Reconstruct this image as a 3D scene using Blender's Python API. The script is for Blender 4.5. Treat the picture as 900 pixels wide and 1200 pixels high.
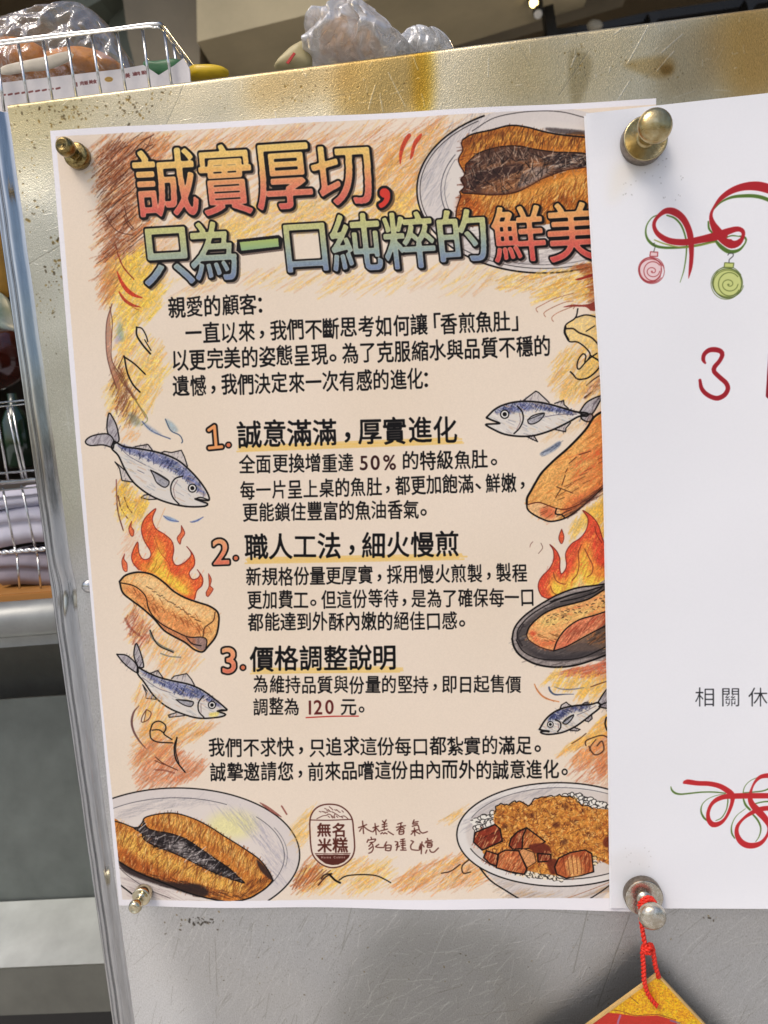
import bpy, bmesh, math, random
import numpy as np
from mathutils import Vector, Matrix

# ------------------------------------------------------------------ camera, world, light, exposure
for o in list(bpy.data.objects):
    bpy.data.objects.remove(o)
sc = bpy.context.scene
R = math.radians
F_PX, CX, CY = 870.0, 450.0, 600.0             # focal length and centre in pixels of the 900x1200 photograph

def _ray(px, py):
    return np.array([(px-CX)/F_PX, -(py-CY)/F_PX, -1.0])
_n = np.array([math.sin(R(-3.5)), math.sin(R(-6.5)), 1.0]); _n /= np.linalg.norm(_n)   # panel normal in camera axes
_l = np.cross(_ray(23, 450), _ray(130, 1200)); _z = np.cross(_n, _l); _z /= np.linalg.norm(_z)
if _z[1] < 0: _z = -_z                                                               # panel edge, upwards
_y = -_n; _x = np.cross(_y, _z)
ROT = np.array([_x, _y, _z])                    # camera vector -> world vector
_a, _b = ROT@_ray(59, 153.5), ROT@_ray(139.5, 1061)
DIST = 0.42/np.linalg.norm(_a/_a[1]-_b/_b[1])   # the poster is 42 cm tall: gives the distance to the panel
CAM = np.array([0.0, -DIST, 0.0])
def at(px, py, Y=0.0):
    """world point seen at photo pixel px,py on the plane y = Y"""
    d = ROT@_ray(px, py)
    return CAM + d*((Y+DIST)/d[1])
cam_d = bpy.data.cameras.new('camera'); cam = bpy.data.objects.new('camera', cam_d)
sc.collection.objects.link(cam); sc.camera = cam
cam.matrix_world = Matrix.Translation(Vector(CAM)) @ Matrix([list(r) for r in ROT]).to_4x4()
cam_d.sensor_fit = 'VERTICAL'; cam_d.sensor_height = 24; cam_d.lens = 24*F_PX/1200
cam_d.clip_start = 0.01; cam_d.clip_end = 500
cam_d.dof.use_dof = True; cam_d.dof.focus_distance = DIST; cam_d.dof.aperture_fstop = 9.0

world = bpy.data.worlds.new('World'); sc.world = world; world.use_nodes = True
nt = world.node_tree; bg = nt.nodes['Background']
sky = nt.nodes.new('ShaderNodeTexSky'); sky.sky_type = 'NISHITA'; sky.sun_disc = False
SUN_EL, SUN_AZ = 56.0, 215.0                    # azimuth from +y clockwise: sun behind the camera, to its right
sky.sun_elevation = R(SUN_EL); sky.sun_rotation = R(SUN_AZ); sky.air_density = 1.0; sky.dust_density = 4.0; sky.ozone_density = 1.0
nt.links.new(sky.outputs[0], bg.inputs[0]); bg.inputs[1].default_value = 0.12
sun_d = bpy.data.lights.new('sun', 'SUN'); sun_d.energy = 1.0; sun_d.angle = R(24); sun_d.color = (1, .94, .86)
sun = bpy.data.objects.new('sun', sun_d); sc.collection.objects.link(sun)
_sd = Vector((math.sin(R(SUN_AZ))*math.cos(R(SUN_EL)), math.cos(R(SUN_AZ))*math.cos(R(SUN_EL)), math.sin(R(SUN_EL))))
sun.rotation_euler = _sd.to_track_quat('Z', 'Y').to_euler()
sc.view_settings.view_transform = 'Standard'; sc.view_settings.look = 'None'
sc.view_settings.exposure = 0.27; sc.view_settings.gamma = 1.0; sc.view_settings.use_curve_mapping = False
sc.render.engine = 'CYCLES'; sc.cycles.use_denoising = True; sc.cycles.max_bounces = 8
sc.cycles.caustics_reflective = False; sc.cycles.caustics_refractive = False
# ------------------------------------------------------------------ print: flat artwork drawn into a texture, stroke by stroke
rnd = random.Random(7); nrg = np.random.default_rng(7)

def noise2(h, w, cell, seed):
    g = np.random.default_rng(seed).random((int(h/cell)+3, int(w/cell)+3)).astype(np.float32)
    y = np.arange(h, dtype=np.float32)/cell; x = np.arange(w, dtype=np.float32)/cell
    yi = y.astype(int); xi = x.astype(int); fy = (y-yi)[:, None]; fx = (x-xi)[None]
    fy = fy*fy*(3-2*fy); fx = fx*fx*(3-2*fx)
    a = g[yi][:, xi]; b = g[yi][:, xi+1]; c = g[yi+1][:, xi]; d = g[yi+1][:, xi+1]
    return (a*(1-fx)+b*fx)*(1-fy)+(c*(1-fx)+d*fx)*fy

def blur(m, r):
    r = int(round(r))
    if r < 1: return m
    for _ in range(2):
        for ax in (0, 1):
            pad = [(0, 0), (0, 0)]; pad[ax] = (r+1, r)
            c = np.cumsum(np.pad(m, pad, mode='edge'), axis=ax, dtype=np.float32)
            n = m.shape[ax]
            m = ((c[2*r+1:2*r+1+n]-c[:n]) if ax == 0 else (c[:, 2*r+1:2*r+1+n]-c[:, :n]))/(2*r+1)
    return m

def smooth(pts, closed=False, step=3.0):
    """Catmull-Rom through the points (any number of columns: x, y, width)"""
    P = np.asarray(pts, float)
    if len(P) < 3: return P
    P = np.vstack([P[-1], P, P[:2]]) if closed else np.vstack([2*P[0]-P[1], P, 2*P[-1]-P[-2]])
    out = []
    for i in range(1, len(P)-2):
        a, b, c, d = P[i-1:i+3]
        n = max(2, int(np.hypot(*(c-b)[:2])/step)+1)
        t = np.linspace(0, 1, n, endpoint=False)[:, None]
        out.append(.5*((2*b)+(c-a)*t+(2*a-5*b+4*c-d)*t*t+(3*b-a-3*c+d)*t**3))
    if not closed: out.append(P[-2][None])
    return np.vstack(out)

_GL = {}
def glyph(ch):
    """signed distance field of one character from Blender's own font, in em units (positive inside)"""
    if ch in _GL: return _GL[ch]
    c = bpy.data.curves.new('g', 'FONT'); c.body = ch; o = bpy.data.objects.new('g', c)
    sc.collection.objects.link(o)
    m = o.evaluated_get(bpy.context.evaluated_depsgraph_get()).to_mesh()
    m.calc_loop_triangles()
    V = np.array([v.co[:2] for v in m.vertices]) if len(m.vertices) else np.zeros((0, 2))
    T = np.array([t.vertices[:] for t in m.loop_triangles])
    bpy.data.objects.remove(o); bpy.data.curves.remove(c)
    N, EM = 150, 112.0; PAD = (N-EM)/2
    lat = ord(ch) < 256
    W = V.copy()
    if len(W):
        W[:, 0] = W[:, 0]*EM+PAD if not lat else (W[:, 0]-(W[:, 0].min()+W[:, 0].max())/2)*EM+N/2
        W[:, 1] = N-PAD-(W[:, 1]+.12)*EM
    mask = np.zeros((N, N), bool); S = 2
    big = np.zeros((N*S, N*S), bool)
    for t in T:
        p = W[t]*S
        x0, y0 = np.maximum(np.floor(p.min(0)).astype(int), 0); x1, y1 = np.minimum(np.ceil(p.max(0)).astype(int)+1, N*S)
        if x1 <= x0 or y1 <= y0: continue
        X = np.arange(x0, x1)[None]+.5; Y = np.arange(y0, y1)[:, None]+.5
        e = [(p[(i+1) % 3][0]-p[i][0])*(Y-p[i][1])-(p[(i+1) % 3][1]-p[i][1])*(X-p[i][0]) for i in range(3)]
        big[y0:y1, x0:x1] |= ((e[0] >= 0) & (e[1] >= 0) & (e[2] >= 0)) | ((e[0] <= 0) & (e[1] <= 0) & (e[2] <= 0))
    cov = big.reshape(N, S, N, S).mean((1, 3)); mask = cov >= .5
    def edt(b):                                          # distance to the nearest True
        idx = np.arange(N); K = 24
        g = np.full((N, N), 1e3)
        last = np.full(N, -1e3)
        for j in range(N): last = np.where(b[:, j], j, last); g[:, j] = j-last
        last = np.full(N, 1e4)
        for j in range(N-1, -1, -1): last = np.where(b[:, j], j, last); g[:, j] = np.minimum(g[:, j], last-j)
        g = g*g; out = g.copy()
        for k in range(1, K):
            out[k:] = np.minimum(out[k:], g[:-k]+k*k); out[:-k] = np.minimum(out[:-k], g[k:]+k*k)
        return np.sqrt(out)
    sd = (np.minimum(edt(~mask), 30)-np.minimum(edt(mask), 30)).astype(np.float32)+(cov-.5)*.0
    sd = blur(sd.astype(np.float32), 1)/EM
    _GL[ch] = (sd, N, EM, PAD, (W[:, 0].max()-W[:, 0].min())/EM if len(W) else .3)
    return _GL[ch]

class Canvas:
    def __init__(s, px0, py0, px1, py1, corner, along, down, scale, col):
        """texture over a flat print on the panel; strokes are given in photo pixels and laid onto the panel plane"""
        o = at(*corner); u = at(*along)-o; u[1] = 0; u /= np.linalg.norm(u); v = np.array([u[2], 0, -u[0]])
        s.o, s.u, s.v = o, u, v
        s.ppm = scale*F_PX/DIST
        q = np.array([s._loc(x, y) for x, y in ((px0, py0), (px1, py0), (px1, py1), (px0, py1))])
        s.m0 = q.min(0)-.004; s.m1 = q.max(0)+.004
        s.W, s.H = [int(k) for k in np.ceil((s.m1-s.m0)*s.ppm)]
        s.img = np.empty((s.H, s.W, len(col)), np.float32); s.img[:] = np.array(col)/255.
        # homography photo pixel -> texture pixel
        src = [(px0, py0), (px1, py0), (px1, py1), (px0, py1)]; A = []; B = []
        for (x, y) in src:
            X, Y = (s._loc(x, y)-s.m0)*s.ppm
            A += [[x, y, 1, 0, 0, 0, -X*x, -X*y], [0, 0, 0, x, y, 1, -Y*x, -Y*y]]; B += [X, Y]
        s.Hm = np.append(np.linalg.solve(np.array(A), np.array(B)), 1).reshape(3, 3)
        s.k = scale
        s.grain = np.clip((noise2(s.H, s.W, 1.6, 1)*.5+noise2(s.H, s.W, 3.3, 2)*.5-.28)*2.3, 0, 1)
    def _loc(s, px, py):
        d = at(px, py)-s.o; return np.array([d@s.u, d@s.v])
    def T(s, P):
        P = np.asarray(P, float); q = np.c_[P[:, :2], np.ones(len(P))]@s.Hm.T
        return q[:, :2]/q[:, 2:]
    def uv(s, px, py):
        X, Y = s.T([(px, py)])[0]; return X/s.W, 1-Y/s.H
    def blend(s, x0, y0, m, col, mode='n'):
        h, w = m.shape
        X0, Y0, X1, Y1 = max(x0, 0), max(y0, 0), min(x0+w, s.W), min(y0+h, s.H)
        if X1 <= X0 or Y1 <= Y0: return
        m = m[Y0-y0:Y1-y0, X0-x0:X1-x0, None]; v = s.img[Y0:Y1, X0:X1]
        c = np.asarray(col, np.float32)
        if c.ndim == 1: c = c/255.
        else: c = c[Y0-y0:Y1-y0, X0-x0:X1-x0]/255.
        if mode == 'm': v *= (1-m)+m*c
        elif mode == 'add': v += m*c
        else: v += m*(c-v)
    def _g(s, x0, y0, h, w, amt):
        if not amt: return 1
        yy = np.clip(np.arange(y0, y0+h), 0, s.H-1); xx = np.clip(np.arange(x0, x0+w), 0, s.W-1)
        return 1-amt+amt*s.grain[yy][:, xx]
    def stroke(s, pts, w, col, a=1., grain=0., mode='n', sm=True, taper=0.):
        """w: width in photo px, a number, or the third column of pts when w is None"""
        P = np.asarray(pts, float)
        if col is INK and w is not None: w = w*1.22
        if w is not None: P = np.c_[P[:, :2], np.full(len(P), float(w))]
        if sm: P = smooth(P)
        if taper:
            t = np.linspace(0, 1, len(P)); P[:, 2] *= 1-taper*(2*np.abs(t-.5))**2
        Q = s.T(P); r = np.maximum(P[:, 2], .1)*s.k/2; R1 = r.max()+2
        x0, y0 = np.floor(Q.min(0)-R1).astype(int); x1, y1 = np.ceil(Q.max(0)+R1).astype(int)+1
        if x1 < 0 or y1 < 0 or x0 > s.W or y0 > s.H: return
        M = np.zeros((y1-y0, x1-x0), np.float32)
        for i in range(len(Q)-1):
            p, q = Q[i], Q[i+1]; rr = max(r[i], r[i+1])+2
            a0, b0 = np.floor(np.minimum(p, q)-rr).astype(int)-(x0, y0); a1, b1 = np.ceil(np.maximum(p, q)+rr).astype(int)+1-(x0, y0)
            a0 = max(a0, 0); b0 = max(b0, 0)
            X = np.arange(a0, a1)[None]+.5+x0-p[0]; Y = np.arange(b0, b1)[:, None]+.5+y0-p[1]
            d = q-p; L = max(d@d, 1e-6); t = np.clip((X*d[0]+Y*d[1])/L, 0, 1)
            D = np.hypot(X-t*d[0], Y-t*d[1]); m = np.clip(r[i]+(r[i+1]-r[i])*t-D+.5, 0, 1)
            v = M[b0:b1, a0:a1]; np.maximum(v, m[:v.shape[0], :v.shape[1]], out=v)
        s.blend(x0, y0, M*a*s._g(x0, y0, *M.shape, grain), col, mode)
    def mask(s, pts, sm=True, pad=0):
        P = smooth(pts, True, 4) if sm else np.asarray(pts, float)
        Q = s.T(P)*2
        x0, y0 = np.floor(Q.min(0)/2).astype(int)-1-pad; x1, y1 = np.ceil(Q.max(0)/2).astype(int)+2+pad
        h, w = (y1-y0)*2, (x1-x0)*2; tg = np.zeros((h, w+1), np.int32)
        Q = Q-np.array([x0*2, y0*2]); N = len(Q)
        for i in range(N):
            p, q = Q[i], Q[(i+1) % N]
            if p[1] > q[1]: p, q = q, p
            r0, r1 = int(math.ceil(p[1]-.5)), int(math.ceil(q[1]-.5))
            if r1 <= r0: continue
            rows = np.arange(r0, r1); X = p[0]+(rows+.5-p[1])/(q[1]-p[1])*(q[0]-p[0])
            np.add.at(tg, (rows, np.clip(np.ceil(X-.5).astype(int), 0, w)), 1)
        m = (np.cumsum(tg, 1)[:, :w] % 2).astype(np.float32)
        return m.reshape(h//2, 2, w//2, 2).mean((1, 3)), x0, y0
    def fill(s, pts, col, a=1., grain=0., mode='n', sm=True, soft=0., grad=None):
        m, x0, y0 = s.mask(pts, sm, int(soft*s.k*2)+1)
        if soft: m = blur(m, soft*s.k)
        if grad is not None:                              # (colour at top, colour at bottom) of the shape
            t = np.linspace(0, 1, m.shape[0], dtype=np.float32)[:, None, None]
            col = (np.array(grad[0])*(1-t)+np.array(grad[1])*t)*np.ones((1, m.shape[1], 1))
        s.blend(x0, y0, m*a*s._g(x0, y0, *m.shape, grain), col, mode)
    def hatch(s, poly, n, ang, ln, cols, w=1.0, a=.5, jit=8, curve=.06, seed=0, grain=.7, mode='n'):
        """n pencil strokes scattered over a region; ang in degrees, anticlockwise from the photo's x axis"""
        rg = random.Random(seed+n); P = np.asarray(poly, float); lo, hi = P.min(0), P.max(0); k = 0; tr = 0
        while k < n and tr < n*12:
            tr += 1; x = rg.uniform(lo[0], hi[0]); y = rg.uniform(lo[1], hi[1]); ins = False
            for i in range(len(P)):
                (xa, ya), (xb, yb) = P[i-1], P[i]
                if (ya > y) != (yb > y) and x < (xb-xa)*(y-ya)/(yb-ya)+xa: ins = not ins
            if not ins: continue
            k += 1; L = ln*rg.uniform(.5, 1.3)/2; t = R(ang+rg.gauss(0, jit)); dx, dy = math.cos(t)*L, -math.sin(t)*L
            b = rg.gauss(0, curve)*L
            s.stroke([(x-dx, y-dy), (x-dy*b/L*.5, y+dx*b/L*.5), (x+dx, y+dy)], w*rg.uniform(.6, 1.5), rg.choice(cols), a*rg.uniform(.5, 1.1), grain, mode, False)
    def char(s, ch, cx, cy, w, h, slope=0., grow=.0, layers=None, col=(12, 11, 13), skew=0.):
        """one character centred on cx,cy; w,h = em box in photo px; layers: list of (grow, colour or (top,bottom), alpha, dx, dy)"""
        sd, N, EM, PAD, _ = glyph(ch)
        c, sn = math.cos(slope), math.sin(slope)
        for g, cc, al, dx, dy in (layers or [(grow, col, 1., 0, 0)]):
            O = np.array([cx+dx, cy+dy]); ux = np.array([c, sn])*w; uy = np.array([-sn+skew, c])*h
            q = s.T([O-ux/2-uy/2, O+ux/2-uy/2, O-ux/2+uy/2])
            o, U, V = q[0], q[1]-q[0], q[2]-q[0]; e = PAD/EM
            cor = np.array([o+U*i+V*j for i in (-e, 1+e) for j in (-e, 1+e)])
            x0, y0 = np.floor(cor.min(0)).astype(int); x1, y1 = np.ceil(cor.max(0)).astype(int)+1
            X = np.arange(x0, x1)[None]+.5-o[0]; Y = np.arange(y0, y1)[:, None]+.5-o[1]
            det = U[0]*V[1]-U[1]*V[0]
            i = (X*V[1]-Y*V[0])/det; j = (Y*U[0]-X*U[1])/det
            gx = np.clip(i*EM+PAD-.5, 0, N-1.001); gy = np.clip(j*EM+PAD-.5, 0, N-1.001)
            xi = gx.astype(int); yi = gy.astype(int); fx = gx-xi; fy = gy-yi
            d = (sd[yi, xi]*(1-fx)+sd[yi, xi+1]*fx)*(1-fy)+(sd[yi+1, xi]*(1-fx)+sd[yi+1, xi+1]*fx)*fy
            sc_ = .5*(abs(w)+abs(h))*s.k
            m = np.clip((d+g)*sc_+.5, 0, 1).astype(np.float32)
            m[(i < -e*.9)+(i > 1+e*.9)+(j < -e*.9)+(j > 1+e*.9)] = 0
            if isinstance(cc[0], (tuple, list)):
                t = np.clip(j, 0, 1)[..., None]; n_ = len(cc)-1; f = t*n_; k0 = np.clip(f.astype(int), 0, n_-1); f = f-k0
                C = np.array(cc, float); cv = C[k0[..., 0]]*(1-f)+C[k0[..., 0]+1]*f
                cv = cv*(1+.10*(s._g(x0, y0, *m.shape, 1)[..., None]-.5))
                lip = np.clip(1-(d+g)*sc_/2.6, 0, 1)[..., None]*.35; cv = cv*(1-lip)+np.array([250, 235, 190])*lip
            else: cv = cc
            s.blend(x0, y0, m*al, cv)
    ADV = {'，': .80, '。': .78, '：': .95, '「': .72, '」': .72, '、': .72, ' ': .45}
    def text(s, txt, p0, p1, h, grow=.02, col=(12, 11, 13), adv=None, wob=.35):
        a = [(adv or s.ADV).get(c, 1.0) if not (c.isascii() and c != ' ') else glyph(c)[4]+.09 for c in txt]
        x0, y0 = p0; x1, y1 = p1; tot = sum(a); t = 0; sl = math.atan2(y1-y0, x1-x0); pw = math.hypot(x1-x0, y1-y0)/tot
        for c, ad in zip(txt, a):
            f = (t+ad/2)/tot; cx = x0+(x1-x0)*f; cy = y0+(y1-y0)*f; t += ad
            if c == ' ': continue
            if c in '，、': cx += pw*.28; cy -= h*.14        # these marks sit centred in the line
            elif c == '。': cx += pw*.25; cy -= h*.12
            elif c == '」': cx += pw*.22
            elif c == '「': cx -= pw*.16
            w = h*.93 if (c.isascii() or c in '，。、：「」') else pw*1.0
            s.char(c, cx+rnd.gauss(0, wob*.6), cy+rnd.gauss(0, wob), w*rnd.uniform(.97, 1.03), h*rnd.uniform(.97, 1.03), sl+rnd.gauss(0, .012), grow*.62+rnd.gauss(0, .002), col=col)
    def image(s, name, data=False):
        im = bpy.data.images.new(name, s.W, s.H, alpha=False, float_buffer=False)
        if data: im.colorspace_settings.name = 'Non-Color'
        buf = np.ones((s.H, s.W, 4), np.float32); n = s.img.shape[2]
        buf[..., :3] = np.clip(s.img[::-1] if n == 3 else s.img[::-1, :, :1], 0, 1)
        im.pixels.foreach_set(buf.ravel()); im.update(); im.pack()
        return im

class Crop:
    """coordinates read off an enlarged crop of the photograph -> photo pixels"""
    def __init__(s, x0, y0, k): s.x0, s.y0, s.k = x0, y0, k
    def __call__(s, *pts): return [(s.x0+p[0]/s.k, s.y0+p[1]/s.k)+tuple(v/s.k for v in p[2:]) for p in pts]
INK = (14, 11, 12)
def ell(cx, cy, rx, ry, a0=0, a1=360, n=24):
    return [(cx+rx*math.cos(R(t)), cy-ry*math.sin(R(t))) for t in np.linspace(a0, a1, n, endpoint=(a1-a0 != 360))]
# ------------------------------------------------------------------ the poster's artwork
PAPER = (236, 219, 198)
P = Canvas(40, 100, 790, 1075, (59, 153.5), (760, 117), (139.5, 1061), 2.0, (240, 237, 240))
def draw_poster():
    BR, OR, YE, RD = (150, 84, 50), (208, 132, 66), (228, 178, 74), (196, 62, 40)
    DBR, LBR, BL = (92, 48, 34), (206, 150, 108), (74, 88, 140)
    # cream ground inside a white margin
    P.fill([(65.5, 160), (115, 158.3), (300, 148), (600, 131.5), (780, 123), (790, 1051), (715, 1051.5), (530, 1053), (340, 1054.5), (143.7, 1054), (133, 940), (118.5, 800), (91, 450)], PAPER, sm=False)
    t = (noise2(P.H, P.W, 240, 5)-.5)[..., None]*np.array([4, 5, 8])/255+(noise2(P.H, P.W, 2.2, 8)-.5)[..., None]*.022
    P.img += t.astype(np.float32)
    # ---- pencil ground: top left corner
    reg = [(113, 165), (160, 158), (200, 165), (178, 240), (166, 300), (130, 335), (118, 318), (121, 230)]
    P.hatch([(110, 168), (175, 162), (300, 152), (440, 150), (478, 160), (470, 230), (450, 250), (230, 280), (150, 330), (125, 330)], 900, 38, 34, [(222, 160, 104), (226, 178, 96), (214, 150, 100)], 2.4, .34, seed=1)
    P.hatch(reg, 520, 42, 30, [OR, BR, (190, 106, 62), (176, 94, 50)], 1.7, .5, seed=2)
    P.hatch([(113, 168), (150, 164), (158, 220), (150, 290), (122, 300), (119, 215)], 230, 44, 26, [BR, DBR, (124, 66, 40)], 1.0, .7, jit=6, seed=3)
    for k in range(70): x = rnd.uniform(113, 168); y = rnd.uniform(165, 310); L = rnd.uniform(8, 26); P.stroke([(x, y), (x+L*.5, y-L*.42+rnd.uniform(-2, 2)), (x+L, y-L*.8)], rnd.uniform(.6, 1.1), rnd.choice([(70, 34, 24), (50, 26, 20), (110, 54, 34)]), .85, .35)
    P.hatch([(200, 160), (420, 150), (480, 150), (500, 140), (560, 142), (500, 200), (470, 210), (330, 168), (200, 178)], 260, 36, 36, [(200, 130, 88), (214, 150, 70), (190, 118, 84)], 1.0, .55, seed=4)
    P.hatch([(440, 180), (520, 140), (500, 200), (490, 250), (445, 250)], 200, 52, 40, [(216, 146, 82), (222, 166, 80)], 2.0, .45, seed=5)
    P.hatch([(250, 245), (480, 225), (490, 255), (400, 265), (250, 285)], 260, 30, 34, [(234, 196, 96), (230, 180, 90)], 2.2, .5, seed=6)
    P.hatch([(152, 290), (175, 290), (180, 340), (200, 335), (180, 372), (145, 362), (132, 330)], 210, 50, 26, [(240, 204, 84), (236, 186, 70)], 2.4, .6, seed=7)
    P.hatch([(200, 330), (360, 312), (460, 318), (560, 312), (620, 316), (560, 345), (500, 336), (380, 345), (300, 332), (210, 348)], 190, 33, 30, [(236, 198, 100), (214, 160, 110), (232, 184, 80)], 1.8, .42, seed=8)
    C = Crop(120, 150, 5)
    P.stroke(C((20, 510), (60, 580), (110, 615), (180, 628)), 1.1, DBR, .8); P.stroke(C((130, 460), (150, 540), (185, 590)), 1.3, DBR, .8)
    P.stroke(C((130, 515), (145, 560), (178, 598)), 1.8, DBR, .8, grain=.4); P.stroke(C((80, 690), (110, 790), (185, 888)), 1.2, (120, 44, 30), .9)
    P.stroke(C((225, 75), (290, 52), (270, 105), (250, 95)), .8, DBR, .8, sm=False)
    for k in range(14): P.stroke(C((20+k*14, 130+k*3), (60+k*16, 78+k*2)), .8, DBR, .6, grain=.4, sm=False)
    P.fill(C((85, 835), (110, 890), (150, 940), (200, 980), (240, 998), (170, 985), (120, 930), (95, 880)), RD, .95)
    P.stroke(C((95, 955), (130, 1010), (180, 1050), (230, 1075)), 1.6, (150, 50, 35), .9)
    # ---- plate with fish, top right
    C = Crop(480, 125, 4.0909)
    P.fill(C(*ell(640, 400, 605, 398)), (217, 208, 202), .95)
    P.fill(C(*ell(660, 400, 500, 325)), (226, 216, 206), .8, soft=2)
    P.hatch(C((60, 250), (200, 90), (330, 40), (380, 60), (200, 180), (150, 330), (170, 470), (80, 480), (40, 380)), 170, 60, 26, [(150, 145, 150), (176, 168, 166), (130, 130, 140)], 1.0, .35, seed=9)
    P.hatch(C((150, 560), (300, 600), (600, 660), (850, 640), (850, 720), (600, 760), (350, 740)), 130, 10, 30, [(160, 150, 146), (140, 130, 130)], 1.2, .4, seed=10)
    P.stroke(C(*ell(640, 400, 605, 398, 118, 292, 60)), 1.5, INK); P.stroke(C(*ell(642, 400, 592, 385, 122, 200, 30)), .7, INK, .8)
    P.stroke(C(*ell(642, 396, 590, 380, 215, 290, 30)), .8, INK, .7); P.stroke(C(*ell(660, 400, 510, 335, 150, 215, 30)), 1.0, (70, 70, 78), .8)
    P.stroke(C(*ell(668, 400, 500, 330, 154, 196, 30)), .8, (90, 90, 96), .7); P.stroke(C((300, 120), (400, 60), (520, 32), (640, 22), (740, 28), (835, 52)), .8, INK, .7)
    body = C((255, 160), (300, 135), (390, 115), (480, 93), (560, 100), (640, 120), (720, 135), (850, 148), (860, 470), (840, 540), (700, 560), (560, 570), (430, 560), (300, 575), (232, 560), (224, 500), (245, 430), (240, 410), (262, 385), (245, 350), (264, 325), (240, 280), (235, 250), (255, 210), (248, 180))
    P.fill(body, (196, 118, 46))
    P.fill(C((300, 150), (480, 115), (640, 140), (850, 160), (850, 205), (640, 185), (450, 170), (300, 215)), (226, 166, 74), .8, soft=2.5)
    P.fill(C((262, 170), (400, 125), (480, 105), (400, 150), (300, 180), (265, 230)), (128, 62, 26), .75, soft=2)
    P.fill(C((290, 430), (480, 430), (620, 390), (760, 340), (850, 330), (850, 420), (700, 430), (500, 480), (300, 470)), (230, 172, 84), .85, soft=3)
    P.fill(C((240, 440), (340, 440), (330, 520), (240, 540)), (184, 84, 34), .7, soft=3)
    P.hatch(C((262, 150), (480, 100), (850, 150), (850, 200), (480, 190), (262, 260)), 330, 62, 9, [(150, 80, 30), (110, 56, 26), (236, 186, 96), (200, 110, 40)], 1.0, .6, seed=11)
    P.hatch(C((240, 430), (520, 430), (850, 330), (850, 540), (560, 560), (240, 560)), 420, 58, 10, [(170, 88, 30), (140, 66, 26), (238, 180, 90), (214, 124, 44)], 1.0, .6, seed=12)
    dark = C((268, 280), (330, 225), (430, 195), (520, 190), (600, 205), (700, 218), (850, 228), (850, 285), (760, 302), (690, 325), (600, 362), (520, 408), (420, 424), (300, 418), (250, 412), (262, 380), (248, 350), (266, 325))
    P.fill(dark, (84, 56, 44)); P.stroke(dark+dark[:1], 1.0, INK, .9)
    P.fill(C((330, 300), (440, 268), (540, 262), (640, 250), (700, 290), (640, 340), (560, 390), (440, 412), (340, 408), (430, 360), (560, 300)), (168, 112, 72), .75, soft=1.5)
    P.fill(C((520, 385), (540, 320), (600, 290), (680, 300), (640, 335), (570, 375)), (156, 140, 132), .75, soft=1.2)
    P.fill(C((290, 330), (440, 285), (530, 272), (545, 300), (500, 330), (400, 355), (290, 400)), (58, 38, 34), .9, soft=1)
    P.hatch(C((280, 270), (450, 205), (600, 210), (640, 250), (500, 260), (290, 330)), 200, 118, 8, [(30, 22, 22), (120, 88, 70), (160, 130, 110), (60, 40, 34)], .9, .8, seed=13)
    P.hatch(C((300, 380), (560, 300), (600, 340), (430, 410)), 150, 30, 9, [(120, 70, 40), (60, 34, 26), (214, 160, 110)], .9, .7, seed=14)
    P.hatch(C((620, 230), (850, 230), (850, 285), (700, 300), (640, 270)), 170, 20, 9, [(24, 18, 20), (200, 180, 160), (70, 60, 60), (24, 18, 20)], 1.1, .85, seed=15)
    P.hatch(C((500, 390), (560, 310), (600, 310), (560, 370)), 30, 64, 12, [(50, 40, 40), (90, 80, 76)], .8, .8, seed=16)
    P.hatch(C((262, 150), (480, 100), (850, 150), (850, 205), (480, 190), (300, 215)), 260, 74, 8, [(96, 44, 22), (120, 60, 26), (70, 32, 20)], .9, .7, jit=14, seed=81, grain=.3)
    P.hatch(C((240, 430), (520, 430), (850, 330), (850, 480), (560, 560), (240, 560)), 380, 66, 9, [(110, 50, 22), (150, 66, 26), (84, 38, 20), (244, 206, 130)], .9, .65, jit=16, seed=82, grain=.3)
    P.hatch(C((265, 260), (330, 220), (520, 195), (850, 235), (850, 290), (600, 370), (420, 420), (262, 400)), 300, 50, 10, [(20, 14, 14), (20, 14, 14), (150, 116, 94), (204, 180, 156)], .8, .75, jit=50, seed=83, grain=.2)
    P.hatch(C((235, 140), (300, 130), (290, 540), (225, 540), (240, 400), (240, 250)), 70, 10, 8, [(80, 34, 20), (120, 50, 24)], 1.1, .7, seed=84)
    P.fill(C((655, 102), (850, 118), (850, 136), (700, 128)), (66, 56, 56), .8, soft=.6)
    P.stroke(body[:8], 1.3, INK); P.stroke(body[13:]+body[:1], 1.4, (60, 26, 14)); P.stroke(C((300, 415), (430, 424), (540, 398), (640, 345), (760, 302), (850, 290)), 1.0, (80, 36, 18), .9)
    P.fill(C((800, 520), (860, 500), (860, 570), (780, 565)), (70, 34, 20), .7, soft=2)
    P.stroke(C(*ell(642, 394, 575, 364, 238, 300, 30)), 1.0, (90, 84, 84), .6)
    C = Crop(380, 130, 2.647)
    P.fill(C((262, 70), (246, 90), (236, 115), (232, 140), (236, 168), (244, 130), (256, 100), (270, 78)), RD, .9); P.fill(C((302, 70), (280, 90), (270, 120), (266, 152), (276, 140), (284, 110), (300, 85)), RD, .9)
    # ---- yellow and brown under the plate, right edge
    C = Crop(620, 300, 6)
    P.hatch(C((-200, 150), (60, 120), (450, 60), (460, 180), (470, 330), (300, 300), (80, 320), (40, 250), (-160, 240)), 300, 24, 20, [(226, 176, 74), (238, 204, 108), (210, 146, 66)], 1.6, .6, seed=17)
    P.hatch(C((300, 60), (450, 55), (470, 330), (440, 300), (430, 150)), 120, 20, 12, [(140, 66, 36), (170, 90, 50)], 1.2, .6, seed=18)
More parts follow.
